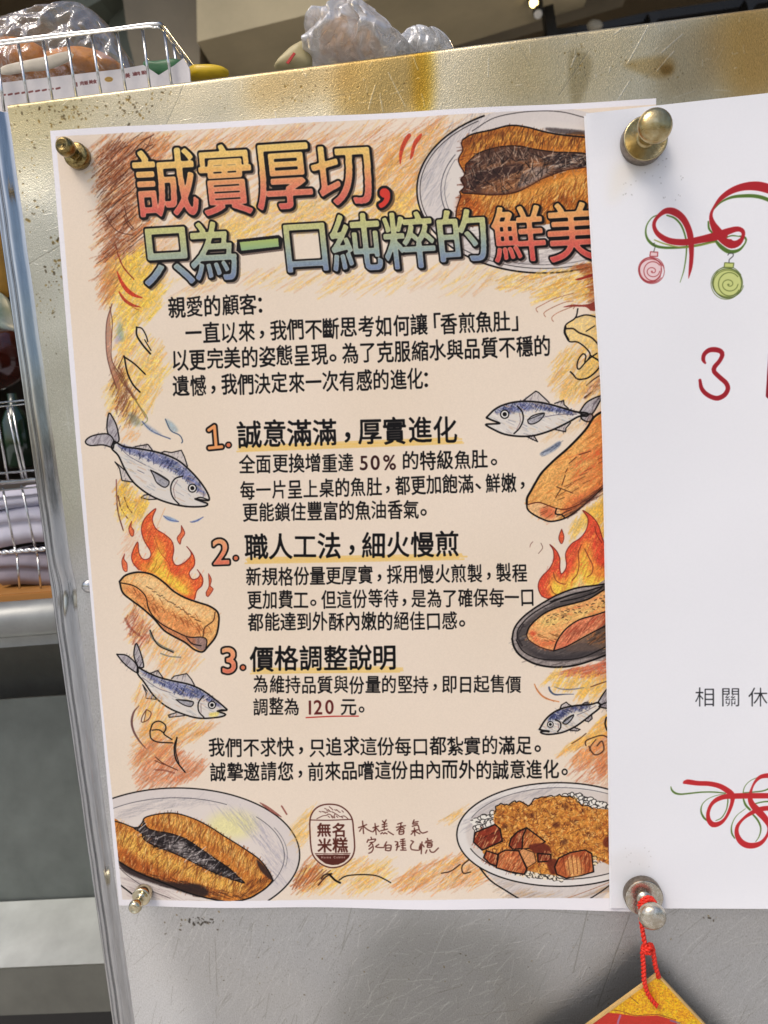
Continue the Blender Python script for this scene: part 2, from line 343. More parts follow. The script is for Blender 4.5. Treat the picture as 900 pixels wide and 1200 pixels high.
    P.hatch(C((180, 720), (300, 620), (420, 640), (490, 760), (510, 900), (400, 960), (270, 1040), (150, 850)), 240, 52, 22, [(230, 182, 84), (238, 200, 116), (214, 150, 80)], 1.5, .6, seed=19)
    P.hatch(C((380, 940), (500, 860), (520, 940), (400, 1000)), 60, 36, 8, [(120, 70, 50), (160, 100, 80)], 1.2, .6, seed=20)
    P.fill(C((325, 165), (400, 140), (455, 122), (455, 140), (400, 158), (345, 172)), (150, 40, 30), .95)
    P.fill(C((235, 362), (300, 342), (370, 344), (430, 335), (470, 318), (475, 380), (430, 385), (400, 360), (300, 358)), (134, 44, 34), .9)
    for d in (0, 55, 110):
        P.stroke(C((60+d, 395+d*.6), (48+d, 370+d*.6), (90+d, 345+d*.5), (180+d*1.2, 300+d*.5), (310, 262+d)), .9, (160, 98, 70), .8)
    P.fill(C((255, 490), (330, 440), (400, 418), (480, 432), (500, 700), (480, 800), (400, 860), (330, 850), (350, 790), (440, 690), (400, 630), (330, 600), (290, 600), (255, 560)), (234, 192, 96), .7, grain=.4)
    P.stroke(C((342, 372), (325, 435), (262, 480), (248, 520), (262, 570), (285, 603), (340, 606), (400, 650), (428, 700), (385, 760), (350, 797), (336, 780), (345, 730), (378, 688), (398, 705), (390, 750), (425, 720), (475, 685)), 1.2, INK)
    P.stroke(C((325, 435), (400, 415), (480, 432)), 1.2, INK); P.stroke(C((262, 512), (310, 512), (350, 540), (430, 570), (465, 600), (500, 640)), 1.8, (44, 30, 26))
    P.stroke(C((430, 700), (497, 747), (480, 800), (410, 858), (340, 866), (310, 835), (290, 815)), 1.4, INK); P.stroke(C((400, 530), (460, 492)), .9, INK)
    P.stroke(C((400, 912), (450, 870), (505, 835)), 1.3, (60, 34, 28)); P.stroke(C((390, 994), (430, 965), (445, 950)), 1.8, (70, 40, 30)); P.stroke(C((255, 500), (250, 540), (275, 590)), 2.0, INK)
    # ---- left strip
    C = Crop(100, 300, 6)
    P.hatch(C((130, 0), (400, 120), (600, 170), (450, 300), (430, 420), (320, 560), (200, 560), (190, 340), (110, 330), (170, 200)), 300, 58, 22, [(240, 204, 84), (230, 178, 74), (236, 190, 100)], 2.0, .55, seed=21)
    P.hatch(C((110, 100), (200, 60), (230, 250), (160, 350), (100, 320)), 90, 55, 22, [(208, 140, 76), (180, 110, 70)], 1.2, .6, seed=22)
    P.hatch(C((220, 560), (340, 560), (520, 660), (580, 830), (440, 1130), (350, 1200), (190, 1060), (170, 900), (220, 800)), 420, 56, 26, [(238, 196, 80), (232, 180, 96), (224, 160, 90), (240, 210, 110)], 1.7, .55, seed=23)
    P.hatch(C((200, 700), (280, 850), (330, 1000), (380, 1150), (300, 1180), (230, 1040), (200, 900)), 110, 60, 16, [BR, (170, 110, 70), DBR], 1.1, .7, seed=24)
    P.fill(C((225, 105), (262, 170), (305, 228), (355, 268), (412, 297), (350, 290), (290, 255), (245, 185)), RD, .97)
    P.fill(C((238, 245), (290, 306), (345, 340), (400, 362), (330, 355), (275, 320), (245, 275)), (170, 54, 38), .9)
    P.stroke(C((235, 0), (270, 80), (310, 130), (345, 165)), 1.2, (140, 40, 30), .95)
    P.fill(C((190, 335), (155, 460), (150, 600), (165, 740), (190, 840), (240, 940), (250, 900), (215, 800), (195, 740), (180, 650), (195, 560), (180, 460)), (170, 112, 86), .8, grain=.3)
    P.stroke(C((192, 338), (156, 460), (150, 600), (165, 740), (225, 930)), 1.2, (90, 50, 42), .9, grain=.3); P.stroke(C((176, 360), (194, 470), (188, 600), (194, 740), (262, 850), (340, 1000)), 1.1, DBR, .9, grain=.3)
    P.stroke(C((210, 790), (290, 920), (360, 1005)), 3.0, (110, 66, 50), .8, grain=.7); P.stroke(C((310, 950), (240, 1040), (225, 1110)), 2.0, (110, 66, 50), .7, grain=.7)
    P.stroke(C((240, 780), (300, 900), (330, 960), (430, 1140)), 1.6, (110, 70, 50), .7, grain=.6)
    P.stroke(C((362, 502), (400, 510), (430, 560), (442, 602)), 1.2, INK); P.stroke(C((364, 502), (366, 560), (410, 630), (460, 688)), 1.7, INK); P.stroke(C((420, 590), (465, 665)), 1.0, INK)
    P.stroke(C((272, 706), (350, 760), (425, 832)), 1.4, INK); P.stroke(C((278, 706), (300, 820), (340, 905), (388, 957)), 1.6, INK); P.stroke(C((275, 700), (235, 790)), 1.0, DBR)
    P.fill(C((245, 455), (265, 520), (275, 590), (245, 600), (225, 540)), (96, 140, 140), .6, soft=1.5, grain=.3); P.fill(C((220, 560), (260, 580), (230, 620), (210, 600)), (170, 160, 190), .5, soft=1)
    P.fill(C((310, 1100), (360, 1120), (400, 1180), (350, 1195), (320, 1160)), (90, 110, 100), .6, soft=1.5, grain=.4); P.stroke(C((350, 1010), (440, 1140), (400, 1190)), 1.2, (110, 120, 60), .7)
    # ---- fishes
    def fish(C, body, back, tails, fins, gill, eye, er, pect, mouth, lines=()):
        P.fill(C(*body), (222, 214, 204))
        P.fill(C(*back), (92, 102, 150), .85, soft=1.2, grain=.35); P.hatch(C(*back), 200, 62, 6, [(34, 38, 66), (46, 52, 90), (70, 78, 120), (150, 150, 184)], .9, .85, jit=20, seed=int(body[0][0]), grain=.3)
        P.hatch(C(*body), 130, -28, 8, [(200, 160, 130), (150, 160, 164), (214, 186, 140), (130, 130, 140), (244, 238, 226)], .9, .55, seed=int(body[1][0]), grain=.3)
        for t in tails: P.fill(C(*t), (178, 172, 176), .9); P.hatch(C(*t), 14, 60, 12, [(60, 50, 60), (90, 80, 90)], .8, .7, seed=3); P.stroke(C(*t, t[0]), 1.3, INK)
        for f in fins: P.fill(C(*f), (206, 196, 190), .9); P.hatch(C(*f), 9, 70, 5, [(60, 50, 60)], .7, .7, seed=5); P.stroke(C(*f), 1.0, INK, sm=False)
        P.stroke(C(*body, body[0]), 1.65, INK)
        P.stroke(C(*gill), 1.3, INK); P.stroke(C(*[(x+er*.6*g, y+er*.3) for (x, y) in gill[1:-1] for g in [(1 if eye[0] > gill[1][0] else -1)]]), .8, (120, 90, 90), .8)
        P.fill(C(*pect), (140, 140, 150), .7); P.stroke(C(*pect, pect[0]), 1.0, INK); P.stroke(C(pect[0], pect[2]), .7, INK)
        ex, ey = eye; P.fill(C(*ell(ex, ey, er, er)), INK); P.fill(C(*ell(ex, ey, er*.74, er*.74)), (236, 232, 224)); P.fill(C(*ell(ex, ey, er*.46, er*.46)), INK)
        P.stroke(C(*mouth), 1.2, INK)
        for l in lines: P.stroke(C(*l), .8, (80, 74, 90), .8)
    C = Crop(90, 460, 5.294)
    P.stroke(C((410, 180), (450, 225), (500, 255), (582, 287)), 1.4, (70, 84, 120), .9); P.fill(C((405, 178), (450, 205), (530, 262), (460, 240)), (120, 140, 170), .6, soft=.8)
    P.fill(C((552, 165), (600, 190), (632, 240), (590, 240)), (130, 160, 176), .7, soft=.8, grain=.3); P.stroke(C((552, 165), (585, 235), (640, 265), (658, 300), (652, 312)), 1.3, (50, 70, 100), .9)
    P.hatch(C((280, 180), (330, 200), (420, 290), (330, 320), (290, 290)), 30, 50, 10, [(226, 160, 90)], 1.3, .5, seed=25)
    P.hatch(C((250, 570), (330, 580), (440, 670), (420, 760), (330, 790), (280, 700)), 150, 62, 16, [(240, 196, 76), (230, 178, 60), (222, 150, 70)], 1.7, .65, seed=26)
    P.stroke(C((250, 540), (252, 640), (262, 740), (290, 850)), 1.4, (110, 50, 50), .9, grain=.3); P.stroke(C((260, 640), (280, 720), (320, 782)), 1.4, DBR); P.stroke(C((300, 650), (315, 700), (345, 745)), 1.4, DBR); P.stroke(C((500, 830), (550, 715)), 1., OR, .6, grain=.6)
    P.fill(C((540, 765), (580, 772), (632, 798), (600, 802), (560, 790)), (120, 150, 190), .8, soft=.5); P.stroke(C((540, 765), (575, 790), (632, 800)), 1.0, BL); P.fill(C((705, 802), (740, 790), (785, 772), (750, 800)), (110, 140, 190), .8); P.stroke(C((705, 802), (730, 803), (785, 772)), .9, BL)
    fish(C, [(235, 300), (300, 335), (400, 350), (520, 375), (620, 415), (690, 470), (760, 545), (810, 620), (822, 665), (790, 668), (735, 660), (790, 680), (812, 690), (795, 705), (700, 708), (600, 692), (500, 658), (420, 612), (350, 550), (300, 470), (262, 390), (222, 345)],
         [(250, 312), (400, 358), (520, 382), (620, 422), (690, 478), (760, 560), (800, 640), (760, 620), (700, 560), (620, 500), (520, 450), (420, 405), (320, 370)],
         [[(235, 320), (200, 255), (193, 200), (205, 128), (225, 150), (250, 200), (262, 250), (266, 300)], [(232, 345), (170, 325), (90, 328), (62, 305), (90, 275), (150, 258), (205, 260), (236, 300)]],
         [[(365, 335), (445, 322), (475, 362)], [(525, 375), (545, 365), (590, 372), (650, 358), (670, 400), (688, 458)], [(300, 480), (242, 430), (270, 470), (285, 545), (320, 550), (352, 556)], [(455, 632), (420, 636), (402, 652), (450, 664), (508, 660)]],
         [(660, 518), (610, 535), (585, 585), (595, 645), (635, 692)], (718, 593), 28, [(460, 480), (520, 510), (575, 552), (550, 588), (500, 560), (478, 515)], [(735, 660), (770, 650), (822, 668)], [[(262, 330), (330, 395), (430, 450)], [(380, 480), (420, 500)]])
    C = Crop(540, 450, 4.737)
    P.hatch(C((520, 0), (790, 0), (790, 60), (700, 100), (620, 90)), 90, 55, 20, [(232, 186, 100), (226, 170, 110)], 1.5, .5, seed=27); P.hatch(C((600, 150), (720, 210), (640, 260), (430, 320), (500, 270)), 60, 40, 16, [(226, 190, 140)], 1.3, .5, seed=28)
    P.fill(C((548, 315), (552, 340), (510, 375), (460, 398), (437, 392), (450, 375), (500, 345)), (140, 150, 168), .85, soft=.5); P.hatch(C((548, 315), (552, 340), (460, 398), (437, 392), (500, 345)), 14, 30, 8, [(60, 70, 90)], .9, .7, seed=4)
    fish(C, [(142, 186), (190, 140), (250, 112), (330, 97), (420, 100), (500, 115), (570, 135), (640, 155), (700, 162), (700, 178), (655, 180), (600, 210), (540, 240), (480, 265), (400, 287), (320, 290), (240, 278), (180, 252), (138, 226), (170, 222), (215, 218), (170, 200)],
         [(190, 150), (250, 120), (330, 104), (420, 106), (500, 120), (600, 148), (650, 162), (600, 165), (500, 150), (420, 140), (340, 150), (290, 160), (230, 170)],
         [[(655, 160), (700, 100), (780, 65), (765, 105), (728, 165), (690, 172)], [(665, 172), (728, 168), (720, 205), (695, 208), (668, 192)]],
         [[(342, 96), (415, 40), (432, 48), (490, 104)], [(520, 108), (570, 92), (572, 115), (595, 135)], [(520, 252), (580, 265), (582, 245), (608, 215)], [(360, 290), (425, 320), (405, 288)]],
         [(315, 125), (340, 155), (345, 200), (325, 245), (295, 275)], (243, 168), 26, [(370, 200), (400, 175), (462, 162), (440, 200), (400, 222), (375, 218)], [(142, 190), (185, 205), (215, 220)], [[(430, 190), (540, 170), (640, 168)]])
    fil = [(365, 665), (368, 630), (390, 590), (415, 545), (450, 490), (520, 420), (600, 350), (690, 255), (740, 182), (800, 148), (830, 150), (830, 560), (790, 575), (700, 655), (640, 705), (575, 745), (500, 762), (450, 748), (400, 722), (370, 695)]
    P.fill(C(*fil), (232, 170, 96)); P.fill(C((700, 230), (810, 170), (810, 540), (620, 640), (560, 640), (700, 480)), (226, 140, 76), .7, soft=4, grain=.3)
    P.fill(C((600, 640), (700, 600), (800, 520), (800, 560), (700, 650), (620, 710), (560, 720)), (206, 92, 56), .75, soft=2.5, grain=.2)
    P.hatch(C(*fil), 330, 32, 13, [(214, 126, 56), (240, 190, 110), (190, 96, 44), (236, 178, 96)], 1.2, .6, seed=29); P.hatch(C((620, 400), (800, 330), (800, 520), (640, 560)), 90, 35, 16, [(204, 82, 50), (222, 130, 70)], 1.3, .5, seed=30)
    P.fill(C((370, 665), (440, 658), (500, 680), (545, 690), (545, 740), (500, 758), (440, 745), (385, 705)), (236, 186, 130)); P.fill(C((440, 690), (500, 680), (530, 710), (510, 745), (450, 735)), (206, 88, 52), .8, soft=1.5, grain=.3)
    P.stroke(C(*fil[:11]), 2.1, INK); P.stroke(C(*fil[11:], fil[0]), 1.5, INK); P.stroke(C((372, 668), (430, 656), (480, 672), (540, 692), (600, 690), (700, 640), (790, 560)), 1.3, (90, 40, 24)); P.stroke(C((530, 690), (525, 720), (560, 725), (575, 742)), 1.3, INK)
    for a, b in (((720, 372), (655, 392)), ((640, 405), (600, 440)), ((590, 470), (580, 490)), ((578, 508), (560, 560)), ((555, 580), (525, 630)), ((530, 570), (620, 605))): P.stroke(C(a, b), 1.1, (70, 36, 24), .9, sm=False)
    for k in range(16): x, y = 440+rnd.random()*330, 0; y = 700-(x-440)*.95+rnd.uniform(-10, 90); P.stroke(C((x, y), (x+38, y-14-rnd.random()*14)), .8, (110, 56, 34), .8, sm=False)
    P.hatch(C((560, 720), (790, 560), (800, 600), (600, 740)), 60, 32, 14, [(60, 36, 30), (110, 60, 44)], 1.1, .8, seed=31)
    P.hatch(C((690, 720), (800, 600), (800, 700), (700, 800), (600, 800)), 90, 58, 16, [(238, 200, 100), (230, 176, 90)], 1.7, .6, seed=32)
    # ---- left flame and fillet
    C = Crop(120, 590, 4.444)
    P.hatch(C((80, 0), (240, 0), (220, 110), (160, 130), (110, 90)), 60, 62, 18, [(240, 200, 90)], 1.7, .55, seed=33); P.hatch(C((110, 140), (170, 90), (180, 200), (140, 280), (105, 260)), 40, 50, 14, [(226, 170, 130)], 1.2, .5, seed=34)
    P.stroke(C((78, 0), (90, 70), (112, 140)), 1.2, DBR, .8)
    flame = [(192, 345), (162, 310), (155, 265), (185, 200), (192, 255), (215, 290), (248, 282), (252, 250), (218, 190), (205, 130), (225, 75), (280, 26), (262, 80), (280, 130), (325, 160), (362, 195), (373, 240), (366, 290), (385, 322), (420, 312), (452, 285), (463, 258), (440, 224), (475, 270), (480, 320), (452, 362), (470, 395), (502, 385), (508, 365), (495, 345), (522, 385), (520, 425), (492, 455), (480, 500), (420, 480), (350, 430), (280, 372), (225, 355)]
    P.fill(C(*flame), (226, 96, 54)); P.fill(C((210, 350), (200, 310), (250, 300), (280, 240), (270, 170), (300, 190), (330, 230), (340, 330), (390, 380), (430, 370), (460, 420), (480, 470), (420, 470), (350, 430), (280, 372)), (238, 150, 62), .8, soft=2)
    P.fill(C((240, 350), (265, 300), (300, 230), (320, 300), (350, 360), (400, 400), (440, 440), (460, 480), (400, 460), (330, 410), (280, 370)), (246, 206, 74), .95, soft=2.2); P.hatch(C(*flame), 190, 62, 13, [(206, 60, 40), (240, 170, 80), (244, 190, 90), (222, 100, 50)], 1.1, .5, seed=35)
    P.stroke(C(*flame[:34]), 1.0, (120, 30, 24)); P.stroke(C((270, 170), (300, 250), (345, 310), (360, 360)), .8, (170, 60, 40), .8); P.stroke(C((285, 290), (275, 330), (255, 355)), .9, (170, 90, 40), .8)
    for dp in ([(155, 92), (140, 130), (150, 165), (162, 168), (166, 140), (152, 120)], [(118, 262), (104, 300), (112, 345), (130, 352), (130, 310), (115, 290)], [(412, 115), (430, 155), (412, 185), (405, 212), (390, 180), (410, 150)], [(553, 365), (568, 395), (562, 430), (578, 445), (550, 485), (540, 465), (556, 430)]):
        P.fill(C(*dp), (228, 116, 74)); P.stroke(C(*dp, dp[0]), .9, (130, 40, 30))
    P.hatch(C((130, 520), (250, 590), (330, 680), (430, 730), (500, 790), (505, 860), (420, 880), (330, 890), (230, 800), (150, 680)), 260, 55, 22, [(236, 190, 90), (230, 170, 100), (224, 150, 90)], 1.5, .5, seed=36)
    P.hatch(C((120, 590), (150, 540), (240, 640), (260, 700), (200, 740), (140, 670)), 90, 60, 14, [(150, 70, 50), (190, 110, 80)], 1.2, .7, seed=37)
    P.stroke(C((122, 598), (150, 650), (200, 690)), 3.0, (134, 60, 44), .8, grain=.6)
    P.stroke(C((250, 660), (262, 700), (310, 742), (370, 770)), 2.6, (90, 100, 96), .9, grain=.4); P.stroke(C((250, 660), (290, 735), (370, 775)), 1.1, INK); P.stroke(C((305, 780), (350, 795), (408, 800)), 1.8, (110, 116, 110), .9, grain=.4)
    fil = [(92, 405), (125, 372), (190, 357), (260, 370), (320, 410), (370, 455), (430, 490), (500, 515), (560, 535), (602, 568), (607, 620), (592, 690), (550, 745), (522, 772), (480, 760), (430, 722), (370, 690), (320, 658), (270, 600), (210, 545), (150, 500), (108, 462)]
    P.fill(C(*fil), (234, 176, 108)); P.fill(C((110, 440), (180, 420), (250, 480), (330, 560), (500, 640), (500, 700), (350, 650), (220, 540)), (222, 136, 78), .8, soft=3, grain=.3); P.fill(C((130, 385), (260, 385), (430, 500), (570, 560), (540, 600), (400, 560), (240, 470)), (244, 208, 150), .75, soft=2.5); P.hatch(C(*fil), 230, 48, 11, [(206, 116, 56), (240, 196, 130), (224, 150, 84)], 1.1, .55, seed=38)
    for k in range(34): x = rnd.uniform(150, 560); y = 400+(x-150)*.42+rnd.uniform(20, 120); P.stroke(C((x, y), (x+12, y+16), (x+18, y+34)), .8, (150, 76, 40), .75)
    P.fill(C((440, 702), (500, 692), (545, 705), (540, 750), (515, 765), (465, 735)), (150, 120, 110)); P.fill(C((290, 600), (370, 655), (480, 700), (470, 740), (370, 690), (310, 645)), (190, 120, 84), .8, soft=1)
    P.stroke(C(*fil, fil[0]), 1.8, INK); P.stroke(C((100, 412), (170, 430), (225, 480), (245, 555), (300, 620), (380, 665), (450, 695), (520, 695), (545, 712), (540, 750)), 1.1, INK); P.stroke(C((588, 565), (578, 610), (535, 645), (525, 690)), 1.3, (70, 40, 26)); P.stroke(C((440, 700), (470, 730), (515, 740)), 1.2, INK)
    for k in range(26): x = 230+k*11; y = 432+(x-230)*.66+rnd.uniform(-5, 5); P.stroke(C((x, y), (x+9, y+3)), .9, (60, 36, 26), .9, sm=False)
    for k in range(15): x = 130+k*27; y = 440+(x-130)*.55; P.stroke(C((x, y), (x+22, y+26), (x+60, y+18)), .7, (170, 90, 50), .7)
    fish(C, [(185, 850), (240, 880), (300, 905), (380, 925), (450, 940), (520, 970), (590, 1020), (640, 1062), (648, 1075), (600, 1080), (636, 1092), (640, 1101), (600, 1112), (500, 1116), (400, 1087), (330, 1052), (270, 1000), (220, 930), (186, 885)],
         [(200, 862), (300, 912), (380, 932), (450, 946), (520, 976), (590, 1026), (625, 1060), (560, 1040), (540, 1010), (480, 1010), (400, 990), (320, 950), (240, 905)],
         [[(188, 850), (168, 800), (168, 760), (180, 728), (205, 790), (216, 850)], [(78, 783), (130, 790), (178, 835), (188, 880), (150, 860), (110, 825)]],
         [[(255, 882), (290, 868), (318, 908)], [(362, 912), (375, 898), (440, 885), (465, 915), (482, 948)], [(235, 975), (212, 942), (230, 985), (228, 1012), (292, 1020)], [(385, 1088), (345, 1100), (350, 1112), (430, 1103)]],
         [(528, 1000), (502, 1035), (503, 1080), (530, 1112)], (572, 1048), 21, [(385, 1020), (430, 1022), (475, 1032), (462, 1056), (420, 1045)], [(600, 1080), (622, 1072), (648, 1075)], [[(210, 905), (290, 960), (360, 985)]])
    P.fill(C((560, 1090), (610, 1085), (600, 1105), (560, 1108)), (236, 214, 110), .8, soft=.6)
    # ---- doodles bottom left
    C = Crop(130, 800, 5.294)
    P.hatch(C((150, 0), (190, 80), (300, 130), (330, 200), (340, 250), (300, 330), (200, 300), (170, 160)), 130, 60, 20, [(238, 196, 90), (232, 176, 96), (220, 140, 80)], 1.6, .6, seed=39)
    P.hatch(C((180, 280), (330, 240), (450, 250), (645, 272), (500, 370), (400, 400), (340, 480), (180, 500), (150, 440)), 260, 38, 24, [(234, 184, 90), (226, 160, 90), (214, 140, 80)], 1.5, .55, seed=40)
    P.hatch(C((150, 440), (240, 360), (400, 400), (450, 460), (570, 500), (570, 550), (420, 630), (190, 640)), 420, 46, 22, [(206, 126, 84), (190, 104, 66), (222, 150, 100)], 1.3, .6, seed=41)
    P.stroke(C((178, 140, 4), (145, 180, 12), (132, 240, 15), (145, 300, 14), (180, 360, 12), (222, 408, 4)), None, (104, 66, 62), .9)
    P.stroke(C((222, 165), (196, 210), (195, 243), (235, 225), (252, 185), (225, 165)), 1.1, DBR); P.stroke(C((222, 168), (208, 238)), .9, DBR)
    P.stroke(C((245, 300), (262, 252), (300, 236), (338, 258), (342, 290), (330, 315), (380, 350)), 1.3, INK); P.stroke(C((258, 292), (300, 290), (330, 310)), 1.2, INK); P.stroke(C((245, 295), (250, 340), (290, 365), (385, 371)), 1.3, INK)
    P.stroke(C((412, 338), (395, 400), (408, 480), (462, 553)), 1.5, INK); P.stroke(C((412, 340), (404, 420), (425, 500)), 1.0, INK); P.stroke(C((280, 460), (330, 500), (415, 540)), 1.3, DBR); P.stroke(C((275, 480), (330, 505)), 1.0, DBR); P.stroke(C((278, 538), (330, 540), (395, 558)), 2.4, (130, 66, 50), .8, grain=.5)
    # ---- right flame and pan
    C = Crop(590, 590, 6)
    P.hatch(C((550, 60), (730, 0), (720, 240), (640, 120), (580, 90)), 130, 62, 20, [(240, 200, 96), (234, 184, 80)], 1.8, .6, seed=42); P.hatch(C((470, 130), (560, 90), (560, 160), (490, 260)), 50, 62, 16, [(234, 190, 100)], 1.6, .55, seed=43)
    flame = [(320, 670), (270, 650), (245, 600), (248, 550), (275, 505), (320, 460), (350, 400), (350, 330), (325, 288), (370, 330), (395, 385), (395, 450), (405, 495), (430, 470), (442, 430), (436, 350), (475, 285), (540, 240), (582, 180), (592, 105), (556, 48), (620, 90), (665, 150), (690, 230), (722, 320), (750, 420), (750, 560), (600, 590), (480, 620), (400, 650)]
    P.fill(C(*flame), (222, 84, 56)); P.fill(C((330, 650), (320, 570), (350, 480), (400, 530), (470, 480), (530, 330), (580, 250), (620, 330), (650, 420), (740, 470), (740, 560), (600, 590), (430, 640)), (240, 156, 66), .85, soft=2)
    P.fill(C((350, 640), (340, 540), (400, 570), (460, 540), (530, 430), (560, 330), (600, 400), (620, 500), (740, 530), (700, 570), (560, 600), (430, 640)), (244, 206, 78), .9, soft=2.2); P.fill(C((450, 640), (520, 550), (545, 480), (560, 560), (640, 585), (540, 610)), (240, 226, 190), .6, soft=2)
    P.hatch(C(*flame), 190, 66, 12, [(200, 54, 42), (240, 170, 80), (244, 200, 90), (222, 100, 60)], 1.1, .5, seed=44)
    P.stroke(C(*flame[:26]), 1.0, (110, 30, 26)); P.stroke(C((545, 290), (525, 350), (530, 430), (515, 500), (480, 540)), 1.0, (130, 50, 36)); P.stroke(C((570, 320), (600, 380), (628, 440), (620, 490), (590, 515)), 1.1, (130, 60, 40)); P.stroke(C((350, 485), (365, 535), (400, 560), (435, 566)), 1.1, (140, 60, 40)); P.stroke(C((330, 580), (345, 620), (380, 645)), .9, (140, 60, 40)); P.stroke(C((640, 160), (655, 220), (690, 275)), .9, (130, 40, 36))
    dp = [(408, 180), (424, 230), (418, 265), (405, 282), (388, 250), (393, 215)]; P.fill(C(*dp), (226, 96, 60)); P.stroke(C(*dp, dp[0]), .9, (110, 40, 30))
    P.stroke(C((205, 268), (190, 285), (185, 305)), .7, (130, 60, 50), .8); P.stroke(C((262, 278), (274, 312), (245, 350)), .8, (100, 60, 50), .8)
    pan = [(60, 950), (75, 880), (120, 815), (190, 755), (290, 690), (400, 632), (520, 592), (640, 576), (760, 560), (760, 1050), (600, 1110), (480, 1142), (350, 1150), (220, 1126), (120, 1070), (75, 1010)]
    P.fill(C(*pan), (160, 148, 142)); P.fill(C((95, 950), (130, 860), (240, 765), (400, 680), (560, 620), (680, 590), (760, 590), (760, 1010), (560, 1090), (380, 1110), (220, 1080), (120, 1020)), (84, 76, 74), 1, soft=.8)
    P.hatch(C(*pan), 330, 22, 14, [(40, 36, 38), (70, 62, 62), (150, 140, 134), (110, 96, 90)], 1.1, .65, seed=45)
    P.fill(C((160, 1010), (300, 1060), (500, 1060), (760, 960), (760, 1000), (500, 1090), (300, 1100)), (60, 54, 56), .8, soft=1.5)
    fil = [(162, 920), (180, 870), (225, 820), (290, 770), (380, 730), (500, 700), (600, 670), (700, 610), (760, 580), (760, 1000), (560, 980), (440, 1010), (350, 1036), (260, 1010), (180, 960)]
    P.fill(C(*fil), (236, 176, 110)); P.fill(C((200, 930), (300, 960), (420, 960), (350, 1020), (240, 1000)), (226, 110, 70), .8, soft=2, grain=.3); P.fill(C((180, 900), (230, 900), (210, 950)), (206, 66, 44), .8, soft=1.5)
    P.fill(C((230, 840), (330, 790), (480, 760), (620, 720), (740, 690), (740, 740), (560, 790), (400, 850), (280, 870)), (240, 204, 120), .8, soft=3)
    P.hatch(C(*fil), 260, 24, 11, [(214, 110, 60), (240, 196, 130), (200, 96, 56), (226, 150, 90)], 1.1, .55, seed=46)
    P.fill(C((352, 1035), (380, 960), (440, 880), (530, 820), (640, 785), (760, 745), (760, 850), (600, 910), (450, 1000)), (222, 130, 92)); P.hatch(C((360, 1030), (440, 890), (740, 760), (740, 850), (560, 930)), 120, 48, 13, [(190, 80, 54), (120, 50, 36), (232, 170, 120)], 1.1, .7, seed=47)
    P.fill(C((640, 900), (760, 830), (760, 1000), (520, 1040), (440, 1020)), (96, 80, 72), .9, soft=1); P.hatch(C((600, 920), (760, 850), (760, 960), (620, 990)), 60, 30, 10, [(180, 110, 60), (50, 40, 36)], 1.1, .8, seed=48)
    P.stroke(C(*fil[:9]), 1.5, INK); P.stroke(C(*fil[12:], fil[0]), 1.2, (60, 30, 24)); P.stroke(C((352, 1036), (380, 960), (440, 880), (530, 818), (640, 785), (760, 745)), 1.3, INK); P.stroke(C((352, 1036), (450, 1002), (600, 920), (760, 838)), 1.2, INK)
    for k in range(46): x = rnd.uniform(300, 735); y = 860-(x-300)*.38+rnd.uniform(-70, 20); P.stroke(C((x, y), (x+14, y-rnd.uniform(-6, 10))), .9, (50, 34, 28), .9, sm=False)
    for k in range(10): x = rnd.uniform(240, 420); y = 900+rnd.uniform(0, 60); P.stroke(C((x, y), (x+34, y+12)), .8, (110, 60, 30), .8, sm=False)
    P.stroke(C(*pan[:9]), 1.6, INK); P.stroke(C(*pan[9:], pan[0]), 1.9, INK); P.stroke(C((95, 955), (105, 880), (190, 785), (330, 700), (470, 645), (600, 612), (700, 580)), 1.2, INK, .9); P.stroke(C((90, 960), (140, 1040), (250, 1090), (400, 1100), (560, 1080), (735, 1000)), 1.1, INK, .9)
    P.stroke(C((330, 690), (470, 640), (600, 610), (690, 585), (640, 625), (520, 665), (400, 690)), 1.1, INK); P.stroke(C((140, 850), (100, 930), (130, 1000)), 2.4, (40, 34, 36), .8, grain=.4)
    # ---- small fish right and strokes under the pan
    C = Crop(600, 780, 6.923)
    P.hatch(C((380, 50), (500, 20), (780, -30), (780, 120), (600, 90), (440, 70)), 150, 18, 22, [(196, 96, 66), (214, 130, 90), (180, 80, 56)], 1.5, .6, seed=49)
    P.hatch(C((350, 100), (480, 70), (780, 110), (760, 190), (690, 270), (520, 260), (540, 190), (340, 170)), 180, 52, 18, [(238, 190, 84), (232, 176, 90)], 1.7, .6, seed=50); P.hatch(C((230, 160), (320, 60), (420, 50), (300, 120)), 40, 45, 16, [(236, 190, 100)], 1.2, .6, seed=51)
    P.stroke(C((182, 150), (210, 210), (270, 265), (380, 293)), 1.4, (206, 120, 50), .9, grain=.3); P.stroke(C((195, 180), (250, 245), (340, 290)), 1.2, (190, 100, 50), .8, grain=.3)
    P.stroke(C((300, 175, 14), (310, 205, 16), (350, 235, 14), (430, 232, 8), (500, 232, 5)), None, (74, 86, 110)); P.stroke(C((345, 172, 5), (400, 190, 10), (490, 192, 12), (585, 178, 6)), None, (120, 120, 124), .9); P.stroke(C((640, 172), (700, 150), (775, 125)), 1.2, DBR)
